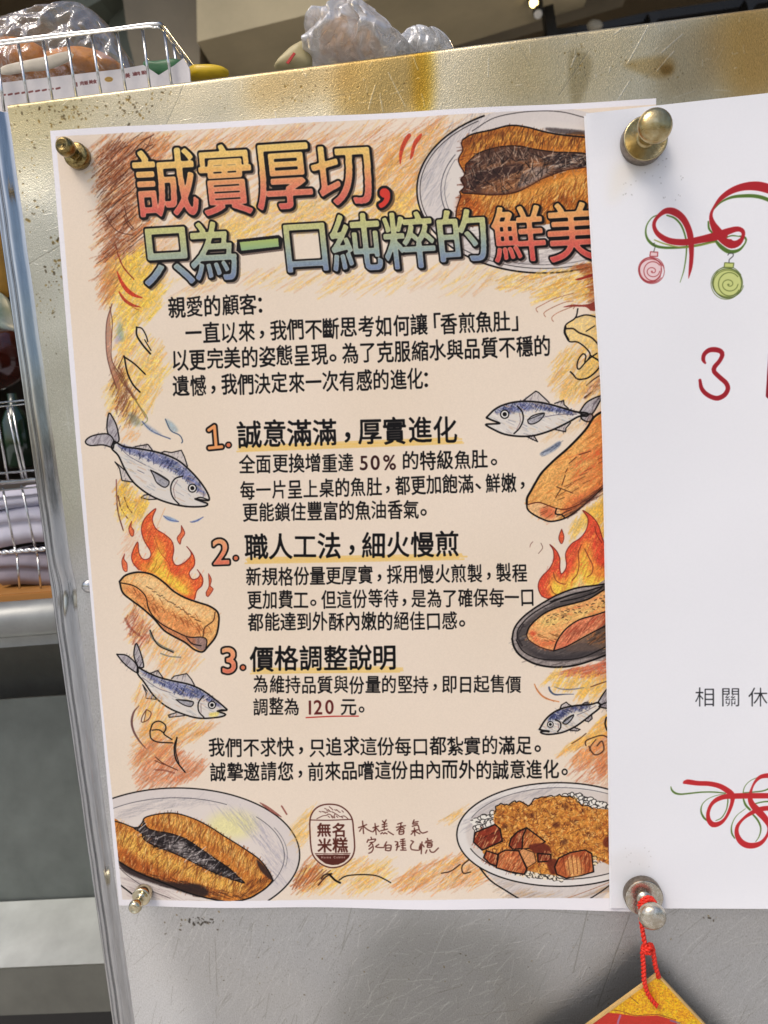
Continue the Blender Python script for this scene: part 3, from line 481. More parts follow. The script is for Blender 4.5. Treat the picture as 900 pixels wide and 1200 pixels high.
    fish(C, [(222, 517), (270, 440), (330, 385), (400, 350), (480, 330), (560, 320), (640, 315), (700, 300), (712, 340), (640, 400), (590, 440), (520, 490), (440, 530), (380, 548), (300, 558), (245, 550), (235, 535), (300, 532), (250, 525)],
         [(290, 440), (340, 392), (400, 358), (480, 338), (560, 328), (640, 322), (600, 345), (520, 360), (450, 390), (390, 430), (340, 430)],
         [[(695, 302), (740, 230), (790, 180), (800, 300), (740, 320)], [(705, 330), (750, 305), (800, 300), (800, 345), (740, 342)]],
         [[(385, 362), (400, 320), (440, 296), (460, 315), (492, 330)], [(562, 322), (590, 300), (625, 303)], [(590, 445), (620, 455), (650, 430), (645, 400)], [(470, 525), (530, 530), (552, 518), (500, 500)]],
         [(352, 440), (390, 460), (395, 500), (370, 535)], (311, 477), 27, [(410, 465), (440, 430), (500, 398), (480, 440), (440, 476)], [(235, 520), (265, 530), (298, 538)], [[(530, 400), (600, 370), (680, 325)]])
    P.hatch(C((390, 680), (600, 560), (760, 400), (780, 440), (780, 560), (620, 640), (400, 720)), 150, 38, 22, [(236, 184, 84), (228, 164, 90)], 1.5, .6, seed=52); P.hatch(C((480, 740), (620, 640), (780, 560), (785, 900), (640, 830), (500, 800)), 220, 42, 20, [(222, 146, 84), (206, 120, 70), (228, 160, 96)], 1.5, .6, seed=53)
    P.stroke(C((485, 632), (550, 592), (600, 550)), 1.2, (90, 56, 34)); P.stroke(C((600, 648), (595, 615), (640, 590), (730, 565), (790, 590)), 1.5, (70, 44, 34)); P.stroke(C((625, 655), (640, 690), (670, 722), (710, 715), (745, 680), (735, 620), (720, 615), (690, 650)), 1.7, (70, 44, 34), grain=.2); P.stroke(C((680, 600), (640, 650), (630, 690)), 1.2, (80, 50, 36)); P.stroke(C((765, 420), (755, 470), (770, 520), (790, 540)), 1.6, INK)
    P.hatch([(665, 905), (716, 880), (716, 930), (690, 925)], 90, 46, 16, [(200, 116, 76), (180, 96, 66)], 1.2, .6, seed=54)
    # ---- hatching along the foot
    C = Crop(340, 920, 4.0909)
    P.hatch(C((0, 190), (90, 110), (60, 250), (10, 300)), 50, 40, 24, [(232, 190, 110)], 1.2, .5, seed=55); P.hatch(C((40, 430), (90, 370), (220, 390), (300, 360), (480, 370), (480, 480), (280, 500), (60, 500)), 260, 38, 26, [(234, 184, 80), (226, 160, 90), (238, 200, 110)], 1.6, .55, seed=56)
    P.hatch(C((500, 480), (560, 400), (700, 360), (860, 330), (920, 400), (940, 470), (700, 490), (540, 500)), 320, 36, 26, [(224, 150, 90), (232, 180, 90), (206, 130, 80)], 1.4, .55, seed=57); P.hatch(C((730, 160), (830, 100), (800, 170)), 24, 36, 20, [(226, 176, 100)], 1.2, .6, seed=58)
    for k in range(8): P.stroke(C((10+k*17, 500-k*6), (60+k*19, 395+k*2)), 1.4, DBR if k % 2 else BR, .85, grain=.4, sm=False)
    P.stroke(C((135, 480), (170, 440), (200, 425), (165, 430), (150, 450)), 1.8, (50, 30, 26)); P.stroke(C((190, 430), (215, 455), (240, 468)), 2.2, INK); P.stroke(C((235, 455), (270, 435), (340, 428), (410, 432), (455, 450), (482, 465)), 1.3, INK); P.stroke(C((725, 420), (770, 410), (815, 378)), 1.5, (60, 40, 30)); P.stroke(C((865, 350), (825, 385), (830, 420), (865, 415)), 1.6, (60, 40, 30))
    # ---- plate with fish, bottom left
    C = Crop(120, 900, 3.75)
    cl = [(20, 60), (950, 60), (950, 578), (20, 582)]
    P.fill(C(*ell(330, 382, 537, 296)), (219, 209, 203), .95); P.fill(C(*ell(320, 385, 470, 250)), (228, 216, 206), .8, soft=2)
    P.fill(C(*ell(570, 250, 110, 60)), (236, 228, 150), .7, soft=6); P.hatch(C((450, 160), (700, 220), (820, 400), (790, 520), (740, 500), (700, 330), (560, 230)), 160, -52, 24, [(150, 146, 160), (180, 172, 176)], 1.1, .4, seed=59)
    P.hatch(C((70, 200), (200, 130), (420, 130), (480, 160), (200, 180), (100, 230)), 120, 14, 24, [(160, 154, 156), (180, 172, 170)], 1.0, .4, seed=60); P.hatch(C((90, 480), (300, 540), (420, 575), (120, 575)), 60, -20, 24, [(170, 150, 146)], 1.0, .5, seed=61)
    P.stroke(C(*ell(330, 382, 537, 296, -42, 148, 80)), 1.4, INK); P.stroke(C(*ell(322, 385, 478, 256, 62, 140, 30)), .9, (60, 60, 66), .8); P.stroke(C(*ell(322, 385, 478, 256, -30, 42, 30)), .9, (60, 60, 66), .8); P.stroke(C(*ell(325, 385, 488, 262, -10, 28, 20)), .7, (70, 70, 76), .7)
    P.stroke(C((78, 512), (130, 552)), 1.6, INK, sm=False); P.stroke(C((70, 430), (110, 470), (200, 530), (300, 570)), 1.0, (70, 60, 60), .8)
    body = [(45, 228), (90, 240), (135, 258), (160, 258), (178, 235), (190, 215), (250, 200), (320, 197), (400, 220), (470, 255), (540, 300), (620, 350), (690, 400), (730, 450), (750, 492), (725, 520), (690, 545), (640, 570), (560, 582), (470, 568), (380, 545), (300, 515), (230, 488), (150, 455), (90, 420), (60, 400)]
    P.fill(C(*body), (204, 128, 56)); P.fill(C((230, 215), (330, 210), (440, 260), (560, 330), (680, 430), (700, 500), (640, 440), (520, 350), (400, 290), (260, 245)), (230, 176, 88), .85, soft=3)
    P.fill(C((80, 270), (160, 300), (250, 360), (400, 430), (560, 490), (640, 520), (560, 545), (400, 490), (230, 420), (90, 350)), (232, 180, 84), .9, soft=3.5); P.fill(C((90, 350), (230, 440), (400, 510), (560, 560), (400, 540), (230, 480), (100, 420)), (170, 84, 38), .7, soft=3)
    P.hatch(C(*body), 620, 65, 9, [(160, 80, 34), (236, 184, 96), (190, 106, 44), (130, 60, 30)], 1.0, .6, seed=62)
    dark = [(183, 232), (175, 255), (140, 262), (175, 285), (182, 310), (230, 340), (320, 375), (400, 412), (480, 452), (560, 482), (625, 503), (600, 478), (560, 440), (500, 400), (440, 358), (370, 312), (300, 286), (240, 276), (200, 262)]
    P.fill(C(*dark), (54, 46, 46)); P.fill(C((300, 320), (380, 328), (440, 372), (500, 420), (570, 468), (480, 440), (380, 395), (280, 345)), (206, 196, 190), .6, soft=.8, grain=.5)
    P.fill(C((350, 300), (440, 360), (520, 410), (590, 470), (520, 450), (430, 390), (380, 340)), (36, 30, 32), .9, soft=.5); P.hatch(C(*dark), 170, 75, 8, [(24, 20, 24), (120, 110, 110), (190, 180, 176), (40, 34, 36)], .9, .75, seed=63)
    P.stroke(C(*dark, dark[0]), 1.1, INK)
    P.hatch(C((190, 215), (320, 197), (470, 255), (690, 400), (748, 490), (690, 500), (560, 400), (430, 320), (240, 265)), 330, 78, 9, [(110, 50, 24), (80, 36, 20), (150, 72, 30), (246, 206, 130)], .85, .7, jit=14, seed=85, grain=.3)
    P.hatch(C((50, 240), (160, 280), (240, 350), (400, 420), (600, 500), (660, 560), (400, 545), (150, 450), (50, 400)), 420, 74, 9, [(120, 54, 24), (86, 38, 20), (150, 72, 30), (248, 210, 136)], .85, .7, jit=14, seed=86, grain=.3)
    P.hatch(C(*dark), 120, 20, 12, [(14, 10, 12), (14, 10, 12), (224, 214, 206)], .9, .8, jit=30, seed=87, grain=.2)
    P.hatch(C((60, 410), (160, 455), (430, 510), (640, 560), (470, 575), (200, 500)), 110, -14, 12, [(30, 18, 18), (70, 34, 24)], 1.1, .8, seed=88)
    P.fill(C((70, 405), (150, 452), (250, 488), (350, 505), (430, 508), (470, 545), (430, 560), (330, 535), (200, 497), (100, 455)), (44, 32, 32), .9, soft=.8); P.fill(C((680, 400), (735, 455), (750, 495), (715, 470), (690, 440)), (50, 34, 34), .9, soft=.6)
    P.hatch(C((620, 490), (740, 480), (690, 540), (600, 570)), 60, 40, 9, [(90, 40, 24), (60, 30, 24)], 1.0, .7, seed=64); P.stroke(C(*body[:15]), 1.2, INK); P.stroke(C(*body[14:]), 1.6, INK)
    for k in range(60): x = rnd.uniform(150, 600); y = 300+(x-150)*.42+rnd.uniform(20, 110); P.stroke(C((x, y), (x+10, y-14)), .7, (120, 60, 30), .8, sm=False)
    P.fill(C((690, 150), (720, 162), (760, 190), (790, 216), (745, 195)), (140, 70, 60), .8); P.stroke(C((788, 166), (800, 185), (810, 202)), 2, (130, 60, 50), .8)
    P.hatch(C((830, 270), (920, 180), (940, 300), (880, 330)), 50, 45, 26, [(234, 184, 100)], 1.3, .5, seed=65); P.hatch(C((860, 470), (900, 380), (960, 420), (960, 520), (840, 540)), 70, 48, 22, [(206, 116, 60), (150, 80, 50)], 1.3, .65, seed=66)
    # ---- rice bowl
    C = Crop(530, 900, 4.5)
    P.fill(C((130, 500), (350, 720), (760, 720), (860, 600), (860, 400), (200, 400)), (214, 204, 196), sm=False)
    P.hatch(C((180, 560), (350, 680), (700, 680), (850, 600), (850, 640), (600, 690), (330, 650)), 150, 20, 26, [(150, 140, 140), (180, 150, 120), (200, 160, 110)], 1.1, .4, seed=67)
    P.stroke(C((130, 505), (200, 590), (290, 650), (370, 700)), 1.5, INK); P.stroke(C((700, 700), (780, 650), (860, 590)), 1.2, INK); P.stroke(C((560, 700), (700, 650), (850, 590)), .9, (150, 90, 60), .7)
    P.fill(C(*ell(562, 350, 538, 273)), (229, 222, 214)); P.fill(C(*ell(572, 345, 500, 240)), (214, 202, 192), .8, soft=1.2)
    P.hatch(C((60, 300), (150, 190), (350, 120), (560, 100), (560, 130), (350, 160), (180, 240), (110, 330)), 120, 25, 24, [(160, 154, 158), (190, 180, 176)], 1.0, .4, seed=68)
    P.stroke(C(*ell(562, 350, 538, 273, 30, 330, 90)), 1.4, INK); P.stroke(C(*ell(572, 345, 500, 242, 60, 160, 40)), .8, (60, 60, 66), .8); P.stroke(C(*ell(572, 340, 506, 246, 200, 320, 50)), 1.0, INK, .9)
    def bumps(pts, r, col, n=None):
        for (x, y) in smooth(pts, False, r*1.25): x += rnd.uniform(-9, 9); y += rnd.uniform(-9, 9); e = ell(x, y, r*rnd.uniform(.8, 1.5), r*rnd.uniform(.6, 1.1), 0, 360, 8); P.fill(C(*e), col); P.stroke(C(*e[:rnd.randint(4, 8)]), .8, INK, .9)
    for dy in (60, 40, 20, 0): bumps([(600, 140+dy), (680, 150+dy), (740, 180+dy), (860, 215+dy)], 13, (238, 232, 220))
    for dy in (0, 20, 40): bumps([(110+dy*.4, 290+dy), (160, 265+dy), (220, 240+dy)], 14, (238, 232, 220))
    for dy in (50, 35, 18, 0): bumps([(400-dy, 520+dy*.8), (460, 540+dy*.6), (570, 580+dy*.1)], 11, (236, 224, 200))
    mound = [(222, 300), (220, 240), (240, 195), (290, 195), (330, 178), (380, 182), (400, 195), (450, 160), (520, 152), (570, 145), (640, 155), (680, 190), (740, 210), (860, 250), (860, 500), (740, 480), (600, 560), (500, 560), (400, 540), (300, 500), (190, 470), (160, 430), (230, 380)]
    P.fill(C(*mound), (206, 134, 58))
    rg = random.Random(5); mp = np.array(mound)
    P.hatch(C(*mound), 900, 20, 4, [(232, 172, 84), (176, 96, 40), (150, 76, 34), (226, 156, 66), (240, 190, 110)], 2.2, .75, jit=60, seed=69)
    P.hatch(C(*mound), 420, 20, 4.5, [(110, 52, 28), (70, 36, 26), (130, 66, 34)], .8, .85, jit=70, curve=1.2, seed=70, grain=.2)
    for x, y, r in ((545, 300, 20), (590, 390, 20), (720, 350, 16), (420, 250, 14), (280, 310, 16), (520, 240, 10), (650, 280, 14), (470, 400, 14), (600, 205, 14), (690, 230, 10)): P.fill(C(*ell(x, y, r, r*.8, 0, 360, 8)), (78, 36, 24), .85, soft=1, grain=.3)
    mt = smooth(mound[1:13], False, 14); P.stroke(C(*[(x+rg.uniform(-5, 5), y+rg.uniform(-7, 5)) for x, y in mt]), 1.1, INK)
    P.hatch(C(*mound), 700, 30, 3, [(244, 200, 120), (236, 176, 92), (120, 58, 30), (90, 40, 24)], 1.0, .8, jit=80, curve=1.5, seed=89, grain=.1)
    def chunk(pts, c1, face=None, c2=None):
        P.fill(C(*pts), c1, sm=False); 
        if face: P.fill(C(*face), c2, sm=False); P.stroke(C(*face, face[0]), .9, (50, 24, 18), sm=False)
        P.hatch(C(*pts), 60, 62, 9, [(90, 32, 20), (240, 190, 130), (170, 76, 44), (120, 44, 28)], .9, .75, seed=int(pts[0][0]), grain=.2); P.stroke(C(*pts, pts[0]), 1.4, INK, sm=False)
    chunk([(118, 340), (225, 297), (252, 320), (264, 385), (158, 432), (112, 390)], (122, 44, 30), [(118, 340), (225, 297), (252, 325), (150, 372)], (150, 58, 38))
    chunk([(300, 408), (310, 370), (345, 335), (392, 314), (440, 350), (490, 388), (470, 400), (420, 420), (372, 428)], (196, 122, 60)); chunk([(300, 408), (310, 370), (345, 335), (392, 314), (372, 360), (368, 424), (320, 428)], (136, 56, 34))
    P.fill(C((400, 410), (470, 395), (510, 410), (520, 450), (450, 455)), (104, 42, 28), .95, soft=.6); chunk([(450, 450), (520, 455), (520, 490), (452, 495)], (140, 60, 40)); P.fill(C((500, 490), (550, 480), (560, 540), (520, 560)), (104, 42, 28), .9, soft=.6)
    chunk([(180, 435), (240, 455), (236, 515), (200, 505), (165, 470)], (180, 92, 56)); chunk([(245, 450), (280, 432), (350, 436), (392, 530), (380, 560), (300, 545), (232, 525)], (196, 112, 66), [(350, 436), (375, 425), (430, 445), (442, 495), (395, 525)], (214, 150, 96))
    chunk([(560, 475), (620, 445), (700, 430), (735, 450), (745, 545), (680, 565), (600, 580), (550, 560), (540, 520)], (180, 94, 52)); P.fill(C((600, 490), (660, 470), (690, 550), (620, 570)), (236, 184, 110), .7, soft=2)
    for k in range(7): P.stroke(C((585+k*22, 470-k*4), (592+k*22, 520-k*2), (600+k*20, 565-k*3)), .8, (110, 44, 26), .85)
    P.fill(C((800, 370), (860, 350), (860, 420), (800, 410)), (110, 46, 30), .9, soft=.6); bumps([(760, 480), (860, 450)], 9, (226, 190, 130)); bumps([(750, 505), (860, 480)], 9, (236, 214, 170))
    # the tooth of the paper: every coloured area is broken up by fine diagonal pencil strokes
    G_ = Canvas.__new__(Canvas); G_.__dict__.update(P.__dict__); G_.img = np.full((P.H, P.W, 1), .5, np.float32)
    q = random.Random(99)
    for _ in range(11000):
        x, y = (q.uniform(62, 240), q.uniform(150, 1055)) if _ % 3 == 0 else ((q.uniform(480, 722), q.uniform(130, 1055)) if _ % 3 == 1 else (q.uniform(100, 720), q.uniform(145, 340) if q.random() < .6 else q.uniform(920, 1055)))
        L = q.uniform(3, 11); t = R(q.gauss(52, 13)); v = 255 if q.random() < .5 else 0
        G_.stroke([(x, y), (x+L*math.cos(t), y-L*math.sin(t))], q.uniform(.5, 1.1), (v,), q.uniform(.2, .6), 0, sm=False)
    d_ = np.abs(P.img-np.array(PAPER)/255.).max(2, keepdims=True); k_ = np.clip((d_-.05)/.25, 0, 1)*np.clip(P.img.max(2, keepdims=True)*2.2-.3, 0, 1)
    k_ *= np.clip((.88-P.img.min(2, keepdims=True))/.06, 0, 1)
    P.img *= 1+k_*(G_.img-.5)*.62*(1-.0); P.img *= 1+(k_*(P.grain[..., None]-.5))*.20
    # white margin again below and beside the drawings
    M_ = (240, 237, 240)
    P.fill([(120, 1054.3), (143.7, 1054), (340, 1054.5), (530, 1053), (715, 1051.5), (800, 1051), (800, 1085), (120, 1085)], M_, sm=False)
    P.fill([(85, 450), (91, 450), (118.5, 800), (133, 940), (143.7, 1056), (143.7, 1070), (110, 1070)], M_, sm=False)
    P.fill([(40, 150), (65.5, 160), (115, 158.3), (300, 148), (600, 131.5), (800, 122), (800, 90), (40, 90)], M_, sm=False)
    # ---- headline
    G1 = [(234, 204, 118), (232, 184, 106), (222, 132, 100), (206, 90, 84)]; G2 = [(204, 198, 122), (184, 188, 136), (148, 166, 162), (116, 130, 166)]; G3 = [(234, 184, 104), (228, 152, 98), (214, 102, 86), (202, 76, 74)]
    def title(ch, x0, x1, y0, y1, G, rot=-.06, fx=.93, fy=.93):
        L = lambda g: [(.046, (70, 54, 46), .6, 2.8, 2.4), (.044, (14, 11, 12), 1, 1.0, .8), (.044, (14, 11, 12), 1, 0, 0), (g, G, 1, 0, 0)]
        P.char(ch, (x0+x1)/2, (y0+y1)/2, (x1-x0-6)/fx, (y1-y0-6)/fy, rot, layers=L(.013), skew=.05)
    title('誠', 156, 233, 172, 256, G1); title('實', 231, 299, 167, 254, G1); title('厚', 296, 368, 162, 248, G1); title('切', 364, 440, 165, 243, G1)
    P.char('，', 466, 212, 62, 62, -.05, layers=[(.07, (62, 46, 40), .7, 2.5, 2), (.07, (20, 16, 18), 1, 0, 0), (.02, (214, 62, 50), 1, 0, 0)])
    title('只', 166, 227, 261, 334, G2, fx=.84, fy=.86); title('為', 220, 281, 257, 331, G2)
    P.fill([(279, 281), (326, 276.5), (334, 281), (332, 294), (284, 300), (279, 296)], (62, 46, 40), .7, sm=False); P.fill([(278, 281), (327, 275.5), (332, 280), (330, 292), (282, 298), (277, 294)], (20, 16, 18), sm=False); P.fill([(281, 284), (326, 279.5), (327, 289), (283, 294)], (170, 192, 110), grad=((176, 192, 104), (140, 172, 136)), sm=False)
    title('口', 331, 386, 257, 318, G2, fx=.78, fy=.80); title('純', 385, 449, 248, 321, G2); title('粹', 447, 512, 246, 317, G2); title('的', 509, 574, 243, 310, G2, fx=.9); title('鮮', 574, 641, 239, 309, G3); title('美', 638, 704, 235, 309, G3)
    # ---- body text
    for a, b, c_ in (((278, 526), (540, 516), (236, 192, 96)), ((288, 657), (545, 652), (236, 192, 96)), ((294, 786), (470, 784), (236, 196, 104))):
        for k in range(5): P.stroke([(a[0]+rnd.uniform(-2, 4), a[1]-3+k*1.5), ((a[0]+b[0])/2, (a[1]+b[1])/2-3+k*1.5+rnd.uniform(-.6, .6)), (b[0]+rnd.uniform(-8, 3), b[1]-3+k*1.5)], 2.2, c_, .7, grain=.25)
    T = P.text
    T('親愛的顧客：', (197, 361), (321, 355.3), 26, .022); T('一直以來，我們不斷思考如何讓「香煎魚肚」', (217, 391), (613, 375.5), 26, .022)
    T('以更完美的姿態呈現。為了克服縮水與品質不穩的', (201, 422), (645, 405), 26, .022); T('遺憾，我們決定來一次有感的進化：', (203, 452.5), (515, 442.8), 26, .022)
    T('誠意滿滿，厚實進化', (278, 509.5), (536, 503), 33, .026); T('職人工法，細火慢煎', (286, 641), (538, 636.5), 32, .026); T('價格調整說明', (293, 771.5), (465, 769.5), 31, .026)
    T('全面更換增重達', (280, 544), (415, 541.5), 23.5, .020); T('50%', (420, 541.5), (466, 540.5), 24, .020, (52, 24, 24)); T('的特級魚肚。', (471, 540), (588, 537.5), 23.5, .020)
    T('每一片呈上桌的魚肚，都更加飽滿、鮮嫩，', (281, 575), (620, 564.5), 23.5, .020); T('更能鎖住豐富的魚油香氣。', (284, 600.5), (506, 596.5), 23.5, .020)
    T('新規格份量更厚實，採用慢火煎製，製程', (288, 675.5), (618, 670.5), 23, .020); T('更加費工。但這份等待，是為了確保每一口', (289.5, 703), (627, 699.5), 23, .020); T('都能達到外酥內嫩的絕佳口感。', (290.5, 728.5), (551, 726.5), 23, .020)
    T('為維持品質與份量的堅持，即日起售價', (297, 801.5), (611, 801.5), 22, .018); T('調整為', (297, 828), (351, 827.5), 22, .018); T('120', (361, 828), (393, 827.5), 23, .020, (96, 34, 32)); T('元', (399, 827.5), (418, 827.5), 22, .018); T('。', (417, 827.5), (433, 827.5), 22, .018)
    T('我們不求快，只追求這份每口都紮實的滿足。', (244, 875.5), (640, 873), 23.5, .020); T('誠摯邀請您，前來品嚐這份由內而外的誠意進化。', (246, 904), (671, 900.5), 23.5, .020)
    P.stroke([(359, 840.5), (390, 839), (420, 838.8)], 1.5, (178, 40, 34), .95)
    for w_, c_ in ((6.6, INK), (3.6, (236, 160, 100))):
        P.stroke([(245, 504), (251.5, 499.5), (253.5, 524)], w_, c_, sm=False); P.stroke([(245.5, 525), (260, 523.5)], w_, c_, sm=False)
    for ch, x, y, w, h in (('2', 259, 645, 40, 37), ('3', 268.5, 772, 40, 37)):
        P.char(ch, x, y, w*1.05, h*1.12, -.04, layers=[(.066, INK, 1, 0, 0), (.014, [(238, 184, 128), (232, 144, 104), (218, 106, 84)], 1, 0, 0)])
    for x, y in ((268, 521.5), (276.5, 654), (285, 782)): P.fill(ell(x, y, 4.2, 4.2, 0, 360, 10), INK); P.fill(ell(x, y, 2.4, 2.4, 0, 360, 10), (214, 120, 84))
    # ---- seal
    C = Crop(355, 935, 12.857); BRN = (88, 40, 32)
    cap = [(103, 400), (112, 300), (150, 210), (210, 145), (300, 103), (420, 92), (540, 112), (640, 170), (710, 250), (748, 340), (762, 480), (775, 640), (778, 760), (755, 860), (700, 940), (610, 1010), (500, 1046), (400, 1046), (290, 1005), (195, 925), (140, 830), (118, 700), (108, 540)]
    P.fill(C(*cap), (234, 220, 204), .8); P.stroke(C(*cap, cap[0]), 1.7, BRN)
    P.stroke(C((108, 330), (400, 334), (745, 320)), 1.3, BRN); P.stroke(C((210, 312), (300, 268), (350, 262), (390, 240), (430, 262), (480, 300), (470, 262), (500, 238), (560, 280), (620, 268), (680, 312)), .9, BRN)
    for x, y, a in [(410, 140, 1), (340, 160, 0), (440, 165, 1), (390, 180, 1), (490, 180, 0), (260, 205, 0), (300, 205, 0), (330, 215, 1), (370, 190, 1), (410, 200, 0), (480, 230, 1), (550, 210, 0), (600, 200, 1), (360, 215, 0), (520, 185, 1), (440, 290, 1), (390, 280, 1), (515, 280, 1), (590, 290, 1), (450, 212, 0)]: P.stroke(C((x-12, y-5-6*a), (x+12, y+5+6*a)), 1.0, BRN, .9, sm=False)
    for ch, x, y, w in (('無', 318, 478, 220), ('名', 548, 482, 225), ('米', 328, 715, 225), ('糕', 562, 708, 240)): q = C((x, y))[0]; P.char(ch, q[0], q[1], w/12.857, w/12.857, -.01, .024, col=BRN)
    P.fill(C((180, 832), (400, 835), (720, 828), (715, 842), (180, 846)), BRN, .9, sm=False); P.fill(C((190, 856), (712, 852), (690, 900), (620, 965), (530, 1005), (440, 1012), (340, 990), (250, 925)), BRN, sm=False)
    q = C((270, 893), (640, 888)); T('Home Cuisine', q[0], q[1], 3.6, .02, (236, 214, 200), wob=0)
    C = Crop(415, 955, 8.571)
    for s in '85,60 90,120 95,185|45,125 85,112 125,95|75,130 55,162|98,115 135,145 175,165|210,85 216,140 222,195|190,127 245,110|214,125 205,150 188,168|224,130 240,150 255,165|285,58 300,76|322,48 303,86|283,96 328,86|283,120 330,108|303,70 302,150|268,157 335,140|268,187 285,175|295,187 310,176|312,178 330,186|342,163 370,182 395,196|438,90 482,75|425,122 515,105|470,85 468,138|464,125 430,152|480,120 505,132|455,150 452,190 495,186 496,146 455,150|455,168 490,165|602,48 588,86|600,72 642,64|592,90 636,84|585,112 640,100 652,140 665,165 690,180 735,165|605,128 610,205|580,160 640,146|600,162 573,192|616,162 640,178 660,186|170,222 176,240|142,245 130,272|140,252 215,240 205,262|160,276 195,270|182,276 148,312|185,292 193,335 175,370 148,382|180,318 150,342|247,294 215,318 262,325 302,324|326,268 303,312|320,300 315,352|320,303 370,302 362,355 318,352|325,330 362,328|413,265 440,272 420,302|440,288 432,330 424,352|428,322 456,310|470,246 505,238|463,266 512,260|470,287 512,280|474,306 515,300|480,326 516,330|490,240 490,340|468,350 522,350|572,256 596,266 570,300 572,338 600,348 660,346 666,288|682,268 677,330 674,385|660,308 654,332|690,298 702,316|735,233 742,250|720,262 776,250|714,277 786,267|740,286 735,320 776,318 781,285 740,286|742,302 774,300|730,350 718,380|760,346 768,365 800,371 846,329'.split('|'):
        P.stroke(C(*[tuple(float(v) for v in p.split(',')) for p in s.split()]), 1.5, (92, 42, 34), .95)
draw_poster()
